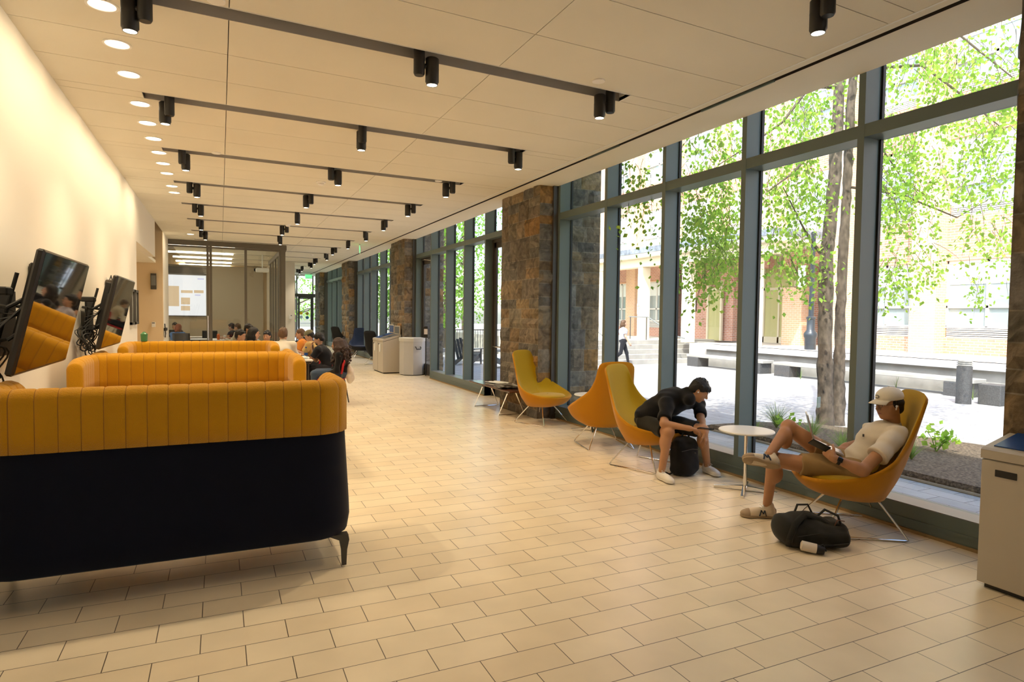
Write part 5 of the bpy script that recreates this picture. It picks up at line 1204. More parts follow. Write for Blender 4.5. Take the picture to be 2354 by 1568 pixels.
# ---- the man in the white cap reclining with a laptop
t = empty('person', (4.4, 3.35, 0), 0, 'person in white cap and cream tee reclining with crossed legs and a laptop', 'person')
S2 = skin((.46, .23, .115)); s = .97
LB = Vector((-.50, -.86, 0)); FB = Vector((-.86, .50, 0))
pel = at(1960, 1078, 3.26); hN, hF = pel+LB*.085+FB*.03+Vector((0, 0, -.01)), pel-LB*.085+FB*.03+Vector((0, 0, .0))
shN, shF = at(2066, 998, 2.99), at(2003, 990, 3.30); SC_ = (shN+shF)/2; ch = SC_.lerp(pel, .30); bel = SC_.lerp(pel, .68); nk = at(2052, 970, 3.13); hd = at(2043, 930, 3.12)
kP, aP = at(1778, 1056, 3.56), at(1764, 1158, 3.70); kQ, aQ = at(1813, 982, 3.62), at(1768, 1046, 3.50)
elN, wrN = at(1983, 1082, 2.98), at(1917, 1054, 3.11); elF, wrF = at(1978, 1020, 3.42), at(1944, 1026, 3.40)
hp, P, ax = head_prims(hd, (-.95, .22, -.10), (.10, 0, 1), s)
body = [ell(pel, (.12, .12, .09), None, .03), cone(bel, ch, .095, .108, .05), cone(nk-Vector((0, 0, .04)), hd+Vector((.02, -.01, -.03)), .056, .053, .02), cone(shN, shF, .05, .05, .04)]
for h_, k_, a_, bk in ((hN, kP, aP, Vector((.03, -.02, 0))), (hF, kQ, aQ, Vector((.02, -.01, -.03)))):
    body += [cone(h_, k_, .085, .056, .03), cone(k_, a_, .050, .034, .03), ell(k_.lerp(a_, .30)+bk, (.050, .050, .078), None, .03), ell(k_, .054, None, .02)]
body += [cone(shN, elN, .052, .042, .02), cone(elN, wrN, .043, .027, .02), ell(elN.lerp(wrN, .25), .043, None, .02), cone(shF, elF, .050, .040, .02), cone(elF, wrF, .042, .027, .02)]
hdN = (at(1893, 1034, 3.20)-wrN).normalized(); hdF = (at(1926, 1030, 3.36)-wrF).normalized()
body += hp+hand_prims(wrN, hdN, LB+Vector((0, 0, -.4)), Vector((0, 0, 1))+FB*.2, .95, curl=(.55, .6, .65, .7), thumb=.8)
body += hand_prims(wrF, FB*.75+Vector((0, -.55, -.1)), (0, 0, 1), LB, .95, curl=(.35, .4, .4, .45), thumb=.6)
sdf_obj('body', body, .0055, S2, t)
head_kids(t, P, ax, s, 'under_cap', S2, hm=M_hairb, glasses=True)
M_cap = cloth('cream_cotton', (.80, .74, .62)); r_, f_, u_ = ax
cp_ = [ell(P(0, -.012, .062), [x*s for x in (.088, .108, .078)], ax, .01), ell(P(0, -.012, .052), [x*s for x in (.079, .099, .068)], ax, .006, 'sub'), ('cut', None, None, (lambda c0: (lambda X, Y, Z: ((X-c0.x)*u_.x+(Y-c0.y)*u_.y+(Z-c0.z)*u_.z)))(P(0, 0, .040)), .003)]
sdf_obj('cap_crown', cp_, .004, M_cap, t)
br_ = MB(); rings = []
for j in range(7):
    q = j/6; ring = []
    for k in range(15):
        a = -1.15+2.3*k/14; x = (.076+.004*q)*math.sin(a); y = .092*math.cos(a)+q*.075*math.cos(a*.8)**.7; z = .050-.018*q*q-.018*(math.sin(a)**2)*(.4+q*.6); ring.append((x, y, z))
    rings.append(ring)
V = [P(*p) for rg2 in rings for p in rg2]+[P(p[0], p[1], p[2]-.004) for rg2 in rings for p in rg2]; n15 = 105
F_ = []
for j in range(6):
    for k in range(14): a = j*15+k; F_ += [(a, a+1, a+16, a+15), (n15+a, n15+a+15, n15+a+16, n15+a+1)]
for k in range(14): F_.append((90+k, 91+k, n15+91+k, n15+90+k))
for j in range(6): F_ += [(j*15, (j+1)*15, n15+(j+1)*15, n15+j*15), (j*15+14, n15+j*15+14, n15+(j+1)*15+14, (j+1)*15+14)]
br_.add(V, F_); br_.build('cap_brim', M_cap, t, world=True, smooth='all')
ball(t, P(0, -.012, .139), .007, M_cap, 'cap_button')
eb = MB(); lt = [P(.018*math.cos(a), .094, .075+.012*math.sin(a)) for a in np.linspace(.6, 5.7, 9)]; eb.tube([p+f_*.006 for p in lt], .0028, 5); o = eb.build('cap_emblem', M_framed, t, world=True); o['label'] = 'small dark stitched emblem on the cap front'
ball(t, P(-.083, .004, -.004), .009, M_ear, 'earbud'); MB().tube([P(-.084, .006, -.006), P(-.084, .014, -.032)], .0035, 6).build('earbud_stem', M_ear, t, world=True)
M_tee = cloth('cream_tee', (.74, .66, .54)); 
tee = [ell(pel+Vector((.03, -.01, .04)), (.125, .125, .085), None, .05), cone(bel, ch, .116, .126, .06), ell(SC_.lerp(ch, .5), (.138, .138, .11), None, .05), cone(SC_.lerp(ch, .3), nk-Vector((0, 0, .035)), .092, .066, .05), cone(shN, shF, .066, .064, .05), tubec(shN, shN.lerp(elN, .62), .070, .078, .006, .03), tubec(shF, shF.lerp(elF, .60), .064, .066, .006, .03)]
sdf_obj('shirt', wrinkle(tee, .005, 30, 4), .0065, M_tee, t)
lg = MB(); q0 = ch+LB*.06+FB*.115+Vector((0, 0, .06)); lg.tube([q0, q0+Vector((0, 0, .02))], .007, 6); o = lg.build('chest_logo', M_framed, t, world=True)
M_khaki = cloth('khaki_twill', (.34, .22, .095))
sh = [ell(pel-Vector((0, 0, .005)), (.155, .15, .10), None, .04), tubec(hN-FB*.03, hN.lerp(kP, .66), .105, .092, .006, .04), tubec(hF-FB*.03, hF.lerp(kQ, .52), .100, .086, .006, .04)]
sdf_obj('shorts', wrinkle(sh, .0085, 25, 5), .007, M_khaki, t)
M_suede = mat('cream_suede', (.66, .56, .42), .8); M_gum = mat('tan_rubber', (.38, .28, .17), .8); M_nvs = mat('navy_stripe', (.012, .018, .035), .6)
tx = at(1702, 1190, 3.80); shoe(t, (aP.x, aP.y, .088), (tx.x, tx.y, .03), M_suede, M_gum, s=1.03, stripe=M_nvs)
shoe(t, aQ+Vector((0, 0, -.01)), at(1690, 1048, 3.56), M_suede, M_gum, s=1.08, stripe=M_nvs, up=Vector((.40, .62, .70)))
wt = MB(); wd_ = (wrN-elN).normalized(); wc = wrN-wd_*.035; a1 = wd_.orthogonal().normalized(); a2 = wd_.cross(a1)
wt.ring([[wc+wd_*z+(a1*math.cos(a)+a2*math.sin(a))*.0315 for a in np.linspace(0, 2*PI, 21)[:-1]] for z in (-.012, .012)]); nrm_ = (LB+Vector((0, 0, .3))-wd_*0).normalized(); nrm_ = (nrm_-wd_*nrm_.dot(wd_)).normalized()
o = wt.build('watch', M_gasket, t, world=True); x_ = MB(); cc = wc+nrm_*.034; sx_ = wd_.cross(nrm_); M4 = Matrix((( wd_.x, sx_.x, nrm_.x, cc.x), (wd_.y, sx_.y, nrm_.y, cc.y), (wd_.z, sx_.z, nrm_.z, cc.z), (0, 0, 0, 1))); x_.bbox((0, 0, 0), (.036, .034, .010), M4, .003); q = x_.build('watch_case', M_ph, o)
# laptop on his thighs
hg = at(1868, 1013, 3.42); us = at(1934, 1046, 3.22); lat = Vector((-.655, -.755, 0)).normalized(); dd = Vector((.62, -.69, -.36)).normalized(); lat = (lat-dd*lat.dot(dd)).normalized(); nn = dd.cross(lat); nn = nn if nn.z > 0 else -nn
def plate(c0, e1, e2, w1, w2, th_, off=0): # c0 mid of the edge; e1 along depth, e2 across
    n3 = e1.cross(e2).normalized(); n3 = n3 if n3.z > 0 or True else -n3; m = MB(); V = []
    for z in (off, off+th_):
        for a, b in ((0, -.5), (w1, -.5), (w1, .5), (0, .5)): V.append(c0+e1*a+e2*b*w2+n3*z)
    m.add(V, [(0, 3, 2, 1), (4, 5, 6, 7), (0, 1, 5, 4), (1, 2, 6, 5), (2, 3, 7, 6), (3, 0, 4, 7)]); return m
lt_ = empty('laptop', hg, 0, 'thin silver laptop open on the lap of the person in the white cap', 'laptop')
M_alu = mat('silver_aluminium', (.60, .60, .60), .3, .8)
off_ = Vector((0, 0, .012)); plate(hg+off_, dd, lat, .22, .30, .012).build('base', M_alu, lt_, world=True); 
e1l = Vector((-.17, .19, .965)).normalized(); plate(hg+off_, e1l, lat, .205, .30, .008).build('lid', M_alu, lt_, world=True)
kb = plate(hg+off_+dd*.02+nn*.0, dd, lat, .10, .26, .002, -.002 if dd.cross(lat).z > 0 else .012); kb.build('keyboard', M_gasket, lt_, world=True)
pc = at(1884, 1024, 3.16); o = MB().bbox((0, 0, 0), (.14, .07, .009), Matrix.Translation(pc) @ Matrix.Rotation(2.6, 4, 'Z') @ Matrix.Rotation(-.45, 4, 'Y') @ Matrix.Rotation(.7, 4, 'X'), .003).build('phone', M_ph); tag(o, 'black phone in the near hand of the person in the white cap', 'phone')
# his rucksack on the floor
bc = flr(1886, 1262); t2 = empty('backpack', (bc.x+.02, bc.y+.10, 0), 0, 'charcoal rucksack lying on the floor with a white bottle in its side pocket', 'bag')
M_char = cloth('charcoal_canvas', (.022, .022, .019)); e1 = rt.copy(); e1.z = 0; e1.normalize(); e2 = Vector((-e1.y, e1.x, 0)); c0 = Vector((bc.x+.02, bc.y+.10, 0)); ez = Vector((0, 0, 1)); q = lambda a, b, z: c0+e1*a+e2*b+ez*z
fb = (e1, e2, ez)
bp = [rbox(q(0, 0, .085), (.46, .27, .15), fb, .06, .02), ell(q(-.06, .02, .14), (.17, .13, .085), fb, .05), ell(q(-.20, .0, .12), (.07, .11, .09), fb, .04), rbox(q(.06, -.10, .075), (.32, .10, .11), fb, .035, .02), rbox(q(.18, .03, .10), (.10, .22, .13), fb, .04, .02)]
sdf_obj('pack_body', wrinkle(bp, .0045, 30, 6), .007, M_char, t2)
st = MB(); st.tube([q(-.20, -.10, .02), q(-.215, -.14, .08), q(-.17, -.12, .18), q(-.08, -.06, .235), q(.04, -.04, .20), q(.12, -.05, .15)], .022, 8, flat=.45)
st.tube([q(-.10, .05, .21), q(-.08, .05, .27), q(-.01, .04, .275), q(.03, .04, .20)], .012, 8, flat=.6); st.tube([q(.04, .0, .20), q(.08, -.03, .26), q(.17, -.04, .22), q(.20, -.05, .13)], .020, 8, flat=.45)
st.build('straps', M_char, t2, world=True, smooth=True); MB().tube([q(.13, -.065, .14), q(.15, -.075, .20), q(.20, -.07, .19)], .010, 6, flat=.4).build('leather_pull', mat('brown_leather', (.13, .045, .018), .5), t2, world=True, smooth=True)
zp = MB(); zp.tube([q(-.16, -.145, .10), q(.0, -.165, .135), q(.18, -.155, .13), q(.235, -.06, .13)], .003, 5).tube([q(-.10, -.165, .05), q(.08, -.172, .055), q(.2, -.15, .06)], .003, 5); zp.build('zip', M_gasket, t2, world=True)
bt = empty('water_bottle', q(-.09, -.175, .045), 0, 'white flask with a black cap tucked at the side of the charcoal rucksack', 'bottle'); a0_ = q(-.15, -.165, .05); a1_ = q(-.055, -.20, .037)
MB().tube([a0_, a0_.lerp(a1_, .08), a1_], [.02, .034, .034], 18).build('flask', mat('cream_enamel', (.70, .62, .52), .35), bt, world=True, smooth=True); MB().tube([a1_, a1_+(a1_-a0_).normalized()*.05], [.033, .026], 18).tube([a1_+Vector((0, 0, .01)), a1_+(a1_-a0_)*.4+Vector((0, 0, .04)), a1_+(a1_-a0_)*.6], .006, 6).build('bottle_cap', M_gasket, bt, world=True, smooth=True)
# ---------------------------------------------------------------- glass meeting room
GY = 20.15; GX0, GX1 = XW, 1.80
M_brz = mat('warm_grey_frame', (.15, .135, .11), .45); M_glass2 = glass('room_glass', (.93, .95, .93), 1.35)
t = empty('window_7', (0, GY, 0), kind='structure', label='sliding glass front of the meeting room')
X = lambda px: at(px, 680, GY).x
zt = 3.60
f = MB()
for a, b in ((382, 387), (475, 481), (481.5, 488), (562, 568), (641, 645), (645.5, 656)): f.box(X(a), X(b), GY-.04, GY+.05, 0, zt)
f.box(X(384), GX1, GY-.05, GY+.06, zt-.10, zt+.04).box(X(384), GX1, GY-.03, GY+.03, 0, .09); f.box(X(384), GX1, GY-.03, GY+.03, zt-.16, zt-.11)
f.build('window_frame', M_brz, t, world=True)
for a, b in ((387, 475), (488, 562), (568, 641)): MB().box(X(a), X(b), GY-.006, GY+.006, .09, zt-.12).build('pane', M_glass2, t, world=True)
MB().tube([(X(478), GY-.09, .8), (X(478), GY-.09, 1.5)], .012).build('pull_handle', M_chrome, t, world=True)
t = empty('window_8', (GX1, 23, 0), kind='structure', label='glass side of the meeting room along the corridor')
f = MB()
for y in (21.4, 22.6, 23.8, 25.0, 26.2): f.box(GX1-.04, GX1+.02, y-.03, y+.03, 0, zt)
f.box(GX1-.05, GX1+.03, GY+.07, 27.0, zt-.10, zt+.04).box(GX1-.04, GX1+.02, GY+.07, 27, 0, .09); f.build('window_frame', M_brz, t, world=True)
MB().box(GX1-.016, GX1-.006, GY+.07, 27.0, .09, zt-.1).build('pane', M_glass2, t, world=True)
struct('wall_meeting_room', MB().box(-3.18, GX1-.06, 30.13, 30.2, 0, 3.6), mat('putty_paint', (.42, .37, .29), .8), 'putty coloured back wall of the meeting room')
t = empty('projection_screen', at(431, 725, 30.08), 0, 'white projected slide with tan picture blocks on the meeting room back wall', 'projection screen')
def quad(x0, y0, x1, y1, Y, dz=0): a, b = at(x0, y0, Y), at(x1, y1, Y); return MB().box(min(a.x, b.x), max(a.x, b.x), Y-dz, Y-dz+.004, min(a.z, b.z), max(a.z, b.z))
quad(384, 631, 474, 727, 30.08).build('screen', mat('lit_slide', (.3, .3, .3), .5, emit=(.92, .93, 1.0), estr=.78), t, world=True)
M_sl1 = mat('slide_tan', (.2, .15, .1), .6, emit=(.9, .66, .42), estr=.62); M_sl2 = mat('slide_lilac', (.2, .2, .25), .6, emit=(.68, .68, 1), estr=.7)
for (a, b, c, d, m_) in ((387, 657, 412, 704, M_sl1), (416, 667, 443, 674, M_sl1), (446, 667, 468, 674, M_sl1), (416, 684, 437, 700, M_sl1), (416, 703, 437, 714, M_sl1), (448, 677, 461, 680, M_sl2), (454, 640, 469, 643, M_sl2)):
    quad(a, b, c, d, 30.08, .006).build('slide_block', m_, t, world=True)
a, b = at(384, 612, 30.0), at(474, 631, 30.0); MB().box(a.x, b.x, 29.9, 30.1, b.z, a.z).build('screen_housing', M_framed, t, world=True)
a, b = at(384, 725, 30.0), at(474, 728, 30.0); MB().box(a.x, b.x, 30.03, 30.1, b.z, a.z).build('bottom_bar', M_framed, t, world=True)
M_tube = mat('linear_lamp_lit', (1, 1, 1), .4, emit=(1, .88, .68), estr=9)
for i, (a, b) in enumerate((((386, 563), (540, 573)), ((386, 578), (536, 587)), ((397, 590), (533, 597)), ((404, 600), (532, 606)), ((411, 608), (529, 614)), ((421, 615), (530, 621)))):
    p, q = flr(*a, 3.60), flr(*b, 3.60); y = max(20.7, (p.y+q.y)/2); o = MB().box(p.x, q.x, -.05, .05, 0, .05).build('linear_lamp', M_tube); o.location = (0, y, 3.59); al = bpy.data.lights.new('bulb', 'AREA'); al.energy = 14; al.shape = 'RECTANGLE'; al.size = abs(q.x-p.x); al.size_y = .08; al.color = (1, .88, .7); ao = bpy.data.objects.new('bulb', al); COL.objects.link(ao); ao.parent = o; ao.location = ((p.x+q.x)/2, 0, -.02); tag(o, 'lit linear ceiling lamp in the meeting room, %s from the glass front' % ordw[i].replace('nearest', 'first'), 'ceiling light', 'linear lamps of the meeting room')
t = empty('projector', at(603, 607, 23.5), 0, 'white ceiling projector hanging in the meeting room', 'projector'); t.location.z = 3.15
MB().bbox((0, 0, -.07), (.42, .34, .14), b=.03).build('body', M_trimw, t); MB().tube([(0, 0, 0), (0, 0, .48)], .02).build('mount_pole', M_trimw, t); MB().lathe([(.05, 0), (.05, .05)], M=Matrix.Translation((-.22, 0, -.07)) @ Matrix.Rotation(-PI/2, 4, 'Y')).build('lens', M_gasket, t)
def desk(loc, w_, d_, lb, rz=0, h=.75):
    t = empty('table', loc, rz, lb, 'table', 'white folding tables'); MB().bbox((0, 0, h-.015), (w_, d_, .03), b=.006).build('table_top', M_lam, t); MB().bbox((0, 0, h-.05), (w_-.06, d_-.06, .035), b=.003).build('apron', M_framed, t)
    for sx in (-1, 1):
        for sy_ in (-1, 1): MB().tube([(sx*(w_/2-.08), sy_*(d_/2-.07), 0), (sx*(w_/2-.08), sy_*(d_/2-.07), h-.05)], .016).build('leg', M_framed, t, smooth=True)
p = at(450, 772, 22.2); desk((-.55, 22.4, 0), 1.4, .6, 'white table in the meeting room nearest the glass at the left')
desk((-.6, 24.2, 0), 1.5, .6, 'white table in the meeting room in the second row')
desk((.45, 21.6, 0), 1.35, .7, 'white table in the meeting room with an orange tumbler on it')
o = MB().lathe([(.038, 0), (.045, .16), (.03, .175), (.03, .19), (.001, .19)], n=16).build('tumbler', mat('orange_tumbler', (.75, .16, .03), .35), smooth=True); p = at(502, 772, 21.45); o.location = (p.x, 21.45, .75); tag(o, 'bright orange tumbler on a meeting room table', 'tumbler')
for i, (px, m_, lb) in enumerate(((517, M_pap, 'white paper cup left of the pair on the meeting room table'), (524, mat('paper_bag', (.5, .36, .2), .8), 'small brown paper bag on the meeting room table'))):
    p = at(px, 770, 21.6); o = MB().lathe([(.035, 0), (.045, .13), (.04, .14), (.01, .141)], n=14).build('cup' if i == 0 else 'paper_bag', m_, smooth=True); o.location = (p.x, 21.6, .75); tag(o, lb, 'cup' if i == 0 else 'bag')
M_mesh = mat('black_mesh_back', (.025, .023, .02), .7); M_red = mat('red_chair_fabric', (.45, .01, .015), .7)
def side_chair(m_, mf, h=.86):
    t = empty('side_chair')
    MB().bbox((0, 0, .45), (.46, .44, .05), b=.02).build('seat', m_, t, smooth=30)
    b = MB(); R0 = []
    for z, y, th in ((.56, .20, .03), (.62, .215, .035), (.74, .235, .035), (h-.04, .25, .03), (h, .252, .015)):
        R0.append([Vector((x*.23, y+.05*(1-x*x)*0+(.03*(x*x)-.03)*-1*-1, z))+Vector((0, th*sg/2, 0)) for sg, xs in ((1, np.linspace(-1, 1, 7)), (-1, np.linspace(1, -1, 7))) for x in xs])
    b.ring(R0); b.build('backrest', m_, t, smooth='all')
    for sx in (-1, 1):
        MB().tube([(sx*.21, -.2, .0), (sx*.21, -.18, .44)], .011).build('leg', mf, t, smooth=True)
        MB().tube([(sx*.21, .27, .0), (sx*.21, .19, .44), (sx*.21, .245, .78)], .011).build('leg', mf, t, smooth=True)
    return t
def put_chair(pr, x, y, f2, lb, grp, first=False):
    o = pr if first else copy_tree(pr); o.location = (x, y, 0); o.rotation_euler = (0, 0, math.atan2(f2[0], -f2[1])); tag(o, lb, 'chair', grp)
mesh_c = side_chair(M_mesh, M_framed, .98); red_c = side_chair(M_red, M_framed, .80)
put_chair(mesh_c, -1.02, 20.95, (.1, 1), 'black mesh chair of the red haired woman in the meeting room', 'mesh chairs in the meeting room', True)
put_chair(mesh_c, -.35, 23.2, (-.1, -1), 'black mesh chair on the far side of the first meeting room table', 'mesh chairs in the meeting room')

# ---------------------------------------------------------------- seated people
def seated(head, f2, lb, hair, skin_c, top, bottom, lean=.10, s=.95, top_kind='tee', hm=None, glasses=False, beard=False, hair_len=.0, cap=None, arms='table', res=.009, seat=.47, look=None, turn=(0, 0), hand_up=False):
    f = Vector((f2[0], f2[1], 0)).normalized(); L = Vector((-f.y, f.x, 0)); H_ = Vector(head); sk = skin(skin_c)
    nk = H_-f*.03*s-Vector((0, 0, .145*s)); S_0 = nk-f*.015-Vector((0, 0, .045)); pel = Vector((H_.x, H_.y, 0))-f*(lean+.06); pel.z = seat+.09; T_ = S_0-pel
    t = empty('person', (pel.x, pel.y, 0), 0, lb, 'person', None)
    bel = pel+T_*.35; ch = pel+T_*.72; sh = [S_0+L*.18*s*k for k in (1, -1)]; hips = [pel+L*.09*k-Vector((0, 0, .01)) for k in (1, -1)]; kn = [h_+f*.41+L*.05*k+Vector((0, 0, .01)) for h_, k in zip(hips, (1, -1))]; an = [Vector((k_.x, k_.y, .09))+f*.02 for k_ in kn]
    el, wr = [], []
    for i, k in enumerate((1, -1)):
        if arms == 'table': e_ = sh[i]+f*.13+L*.05*k-Vector((0, 0, .25)); w_ = e_+f*.22-L*.07*k+Vector((0, 0, .02)); w_.z = max(w_.z, .80)
        elif arms == 'lap': e_ = sh[i]+f*.02+L*.06*k-Vector((0, 0, .27)); w_ = e_+f*.22-L*.10*k-Vector((0, 0, .06))
        else: e_ = sh[i]+f*.16+L*.03*k-Vector((0, 0, .24)); w_ = (e_+f*.20-L*.06*k) if (i == 0) else (H_+f*.13*s-Vector((0, 0, .14))+L*.02); 
        el.append(e_); wr.append(w_)
    ff = Vector(look) if look else f-Vector((0, 0, .12)); hp, P, ax = head_prims(H_, ff, (0, 0, 1), s)
    body = [ell(pel, (.14, .14, .11), None, .03), cone(bel, ch, .11*s, .12*s, .05), cone(S_0, H_-Vector((0, 0, .05)), .052*s, .05*s, .02), cone(sh[0], sh[1], .048, .048, .04)]
    for i in (0, 1):
        body += [cone(hips[i], kn[i], .078, .052, .03), cone(kn[i], an[i], .05, .034, .03), cone(sh[i], el[i], .047*s, .038*s, .02), cone(el[i], wr[i], .038*s, .025*s, .02)]
        d_ = (wr[i]-el[i]).normalized(); up_h = hand_up and i == 1
        body += hand_prims(wr[i], (f*-.2+Vector((0, 0, .6))+d_*.6) if up_h else d_, f if up_h else (0, 0, 1), L*(-1 if i == 0 else 1)*-1*-1, .95, curl=(.6, .6, .7, .7) if up_h else (.3, .35, .4, .45))
    sdf_obj('body', body+hp, res, sk, t)
    head_kids(t, P, ax, s, hair, sk, glasses=glasses, beard=beard, hm=hm, hair_len=hair_len, res=.008, brow=hm if hm in (M_hairr, M_hairn) else M_hairb)
    c_ = [ell(pel+Vector((0, 0, .05)), (.155, .15, .10), None, .05), cone(bel, ch, .128*s, .140*s, .06), ell(S_0-Vector((0, 0, .07)), (.16, .15, .11), None, .05), cone(sh[0]-L*.0, sh[1]+L*.0, .066, .066, .05), cone(ch, nk-Vector((0, 0, .02)), .11, .062, .04)]
    if top_kind == 'tee': c_ += [tubec(sh[i], sh[i].lerp(el[i], .62), .066, .066, .006, .03) for i in (0, 1)]
    if top_kind == 'long': c_ += [cone(sh[i], el[i], .058, .050, .03) for i in (0, 1)]+[tubec(el[i], el[i].lerp(wr[i], .9), .050, .036, .006, .03) for i in (0, 1)]+[cone(nk-Vector((0, 0, .03)), nk+Vector((0, 0, .005)), .066, .062, .01)]
    sdf_obj('shirt', wrinkle(c_, .004, 24, len(lb)), .010, top, t)
    sdf_obj('trousers', [ell(pel-Vector((0, 0, .01)), (.155, .15, .10), None, .04)]+[cone(hips[i], kn[i], .092, .066, .03) for i in (0, 1)]+[tubec(kn[i]+Vector((0, 0, .02)), an[i]+Vector((0, 0, .03)), .064, .05, .006, .03) for i in (0, 1)], .011, bottom, t)
    for a_ in an: sdf_obj('shoe', [ell((a_+f*.06)-Vector((0, 0, .045)), (.055+.06*abs(f.x), .055+.06*abs(f.y), .042), None, .02), cone(a_, a_-Vector((0, 0, .05)), .042, .045, .02), ('cut', None, None, lambda X, Y, Z: Z-.004, .002)], .01, M_gasket, t)
    if cap:
        r_, f_, u_ = ax; q0 = P(0, 0, .035)
        sdf_obj('cap_crown', [ell(P(0, -.012, .058), [x*s for x in (.088, .108, .078)], ax, .01), ('cut', None, None, lambda X, Y, Z: ((X-q0.x)*u_.x+(Y-q0.y)*u_.y+(Z-q0.z)*u_.z), .003), ell(P(0, .12, .046), [x*s for x in (.062, .065, .010)], ax, .008)], .007, cap, t)
    return t
IL, IR, TC, AW = (-.907, .42), (.907, -.42), (-.42, -.907), (.42, .907)
C = lambda n, c: cloth(n, c)
ct = [C('lilac_grey_shirt', (.33, .30, .31)), C('black_top', (.008, .008, .009)), C('cream_jacket', (.72, .66, .55)), C('orange_top', (.62, .22, .03)), C('yellow_floral_shirt', (.50, .33, .12)), C('black_tee', (.012, .013, .016)), C('blue_dress', (.05, .13, .28)), C('denim', (.05, .075, .12)), C('dark_trousers', (.02, .02, .024)), C('cream_sweater', (.65, .55, .40))]
h_ = lambda px, py, Y: at(px, py, Y)
PG = [
 dict(p=(553, 772, 13.3), f=IR, lb='person with short black hair and glasses in a lilac grey shirt, facing right', hair='short', sk=(.50, .27, .16), top=ct[0], bt=ct[8], k=dict(glasses=True, hm=M_hairb)),
 dict(p=(584, 767, 12.7), f=(.98, -.2), lb='person with long straight black hair and clear glasses in a sleeveless black top', hair='long', sk=(.58, .33, .22), top=ct[1], bt=ct[8], k=dict(top_kind='vest', glasses=True, hair_len=.30, hm=M_hairb)),
 dict(p=(572, 757, 15.6), f=(.8, -.6), lb='person with dark hair half hidden behind the long haired woman', hair='short', sk=(.45, .25, .15), top=ct[1], bt=ct[8], k=dict()),
 dict(p=(614, 773, 14.6), f=TC, lb='person with short black hair and dark shirt facing the camera', hair='short', sk=(.45, .24, .14), top=ct[1], bt=ct[8], k=dict(top_kind='long')),
 dict(p=(651, 769, 12.0), f=(.25, .97), lb='person with tousled brown hair in a cream jacket, back to the camera', hair='tousled', sk=(.55, .33, .22), top=ct[2], bt=ct[8], k=dict(top_kind='long', hm=M_hairn)),
 dict(p=(690, 768, 14.8), f=(-1, .2), lb='person with brown hair tied back in an orange top, facing left', hair='bun', sk=(.52, .29, .18), top=ct[3], bt=ct[8], k=dict(hm=M_hairn)),
 dict(p=(711, 772, 13.8), f=IL, lb='person in an olive cap and patterned yellow shirt leaning to the table', hair='under_cap', sk=(.50, .28, .18), top=ct[4], bt=ct[8], k=dict(cap=C('olive_cap', (.16, .15, .09)), lean=.16, look=(-.85, .25, -.45))),
 dict(p=(733, 780, 12.5), f=IL, lb='bearded person with glasses in a black tee', hair='short', sk=(.46, .26, .16), top=ct[5], bt=ct[8], k=dict(glasses=True, beard=True, lean=.20, arms='think', hand_up=True, look=(-.9, .2, -.35))),
 dict(p=(776, 792, 11.4), f=(-.95, .3), lb='person with very long curly dark hair in a black top and jeans', hair='curly', sk=(.46, .25, .15), top=ct[1], bt=ct[7], k=dict(hm=M_hairc, hair_len=.42, top_kind='long', lean=-.02, arms='lap')),
 dict(p=(411, 754, 21.0), f=AW, lb='person with auburn bobbed hair in a blue dress, back to us', hair='long', sk=(.6, .36, .25), top=ct[6], bt=ct[8], k=dict(hm=M_hairr, hair_len=.16)),
 dict(p=(402, 750, 23.2), f=TC, lb='dark haired person facing out, behind the auburn haired woman', hair='short', sk=(.50, .29, .18), top=ct[1], bt=ct[8], k=dict()),
 dict(p=(532, 752, 21.9), f=IL, lb='person with dark hair at the meeting room table, farther of the pair', hair='short', sk=(.40, .22, .13), top=ct[8], bt=ct[8], k=dict()),
 dict(p=(546, 753, 21.2), f=IL, lb='person in a cream sweater at the meeting room table, nearer of the pair', hair='short', sk=(.52, .30, .19), top=ct[9], bt=ct[8], k=dict(top_kind='long', hm=M_hairn)),
]
first = True
for d in PG:
    H_ = h_(*d['p']); o = seated(H_, d['f'], d['lb'], d['hair'], d['sk'], d['top'], d['bt'], **d['k'])
    if d['p'][2] < 20 or d['p'][0] > 500:
        lb = d['lb'].replace('person', 'red chair under the person', 1); lb = ' '.join(lb.split()[:14]).rstrip(',')
        f = Vector((d['f'][0], d['f'][1])).normalized()
        put_chair(red_c, o.location.x+f.x*.14, o.location.y+f.y*.14, d['f'], lb, 'red meeting chairs', first); first = False
desk((1.13, 13.45, 0), .86, 2.7, 'white laminate table the group sits around')
p = flr(700, 815, .74)
def bottle(p, m_, lb, h=.23):
    t = empty('water_bottle', p, 0, lb, 'bottle'); MB().lathe([(.03, 0), (.034, .02), (.034, h*.62), (.014, h*.85), (.014, h*.92)], n=18).build('bottle_body', m_, t, smooth=True); MB().lathe([(.016, h*.9), (.016, h), (.001, h)], n=14).build('cap', M_blue, t, smooth=True); MB().lathe([(.0345, h*.3), (.0345, h*.5)], n=18, caps=False).build('wrapper', M_blue, t, smooth=True)
bottle((1.46, 12.35, .75), glass('clear_plastic', (.85, .92, .95), 1.0), 'clear plastic water bottle with blue wrapper on the group table')
for i, (x, y, w_, d_, m_, lb) in enumerate(((1.45, 12.7, .22, .3, M_pap, 'white paper sheet near the bottle on the group table'), (1.42, 13.3, .2, .16, M_ph, 'black tablet on the group table'), (.95, 13.0, .22, .3, M_pap, 'white paper sheet on the left half of the group table'))):
    o = MB().bbox((0, 0, .006), (w_, d_, .01), b=.002).build('paper_sheet' if i != 1 else 'tablet', m_); o.location = (x, y, .751); o.rotation_euler = (0, 0, .2*i); tag(o, lb, 'paper' if i != 1 else 'tablet')
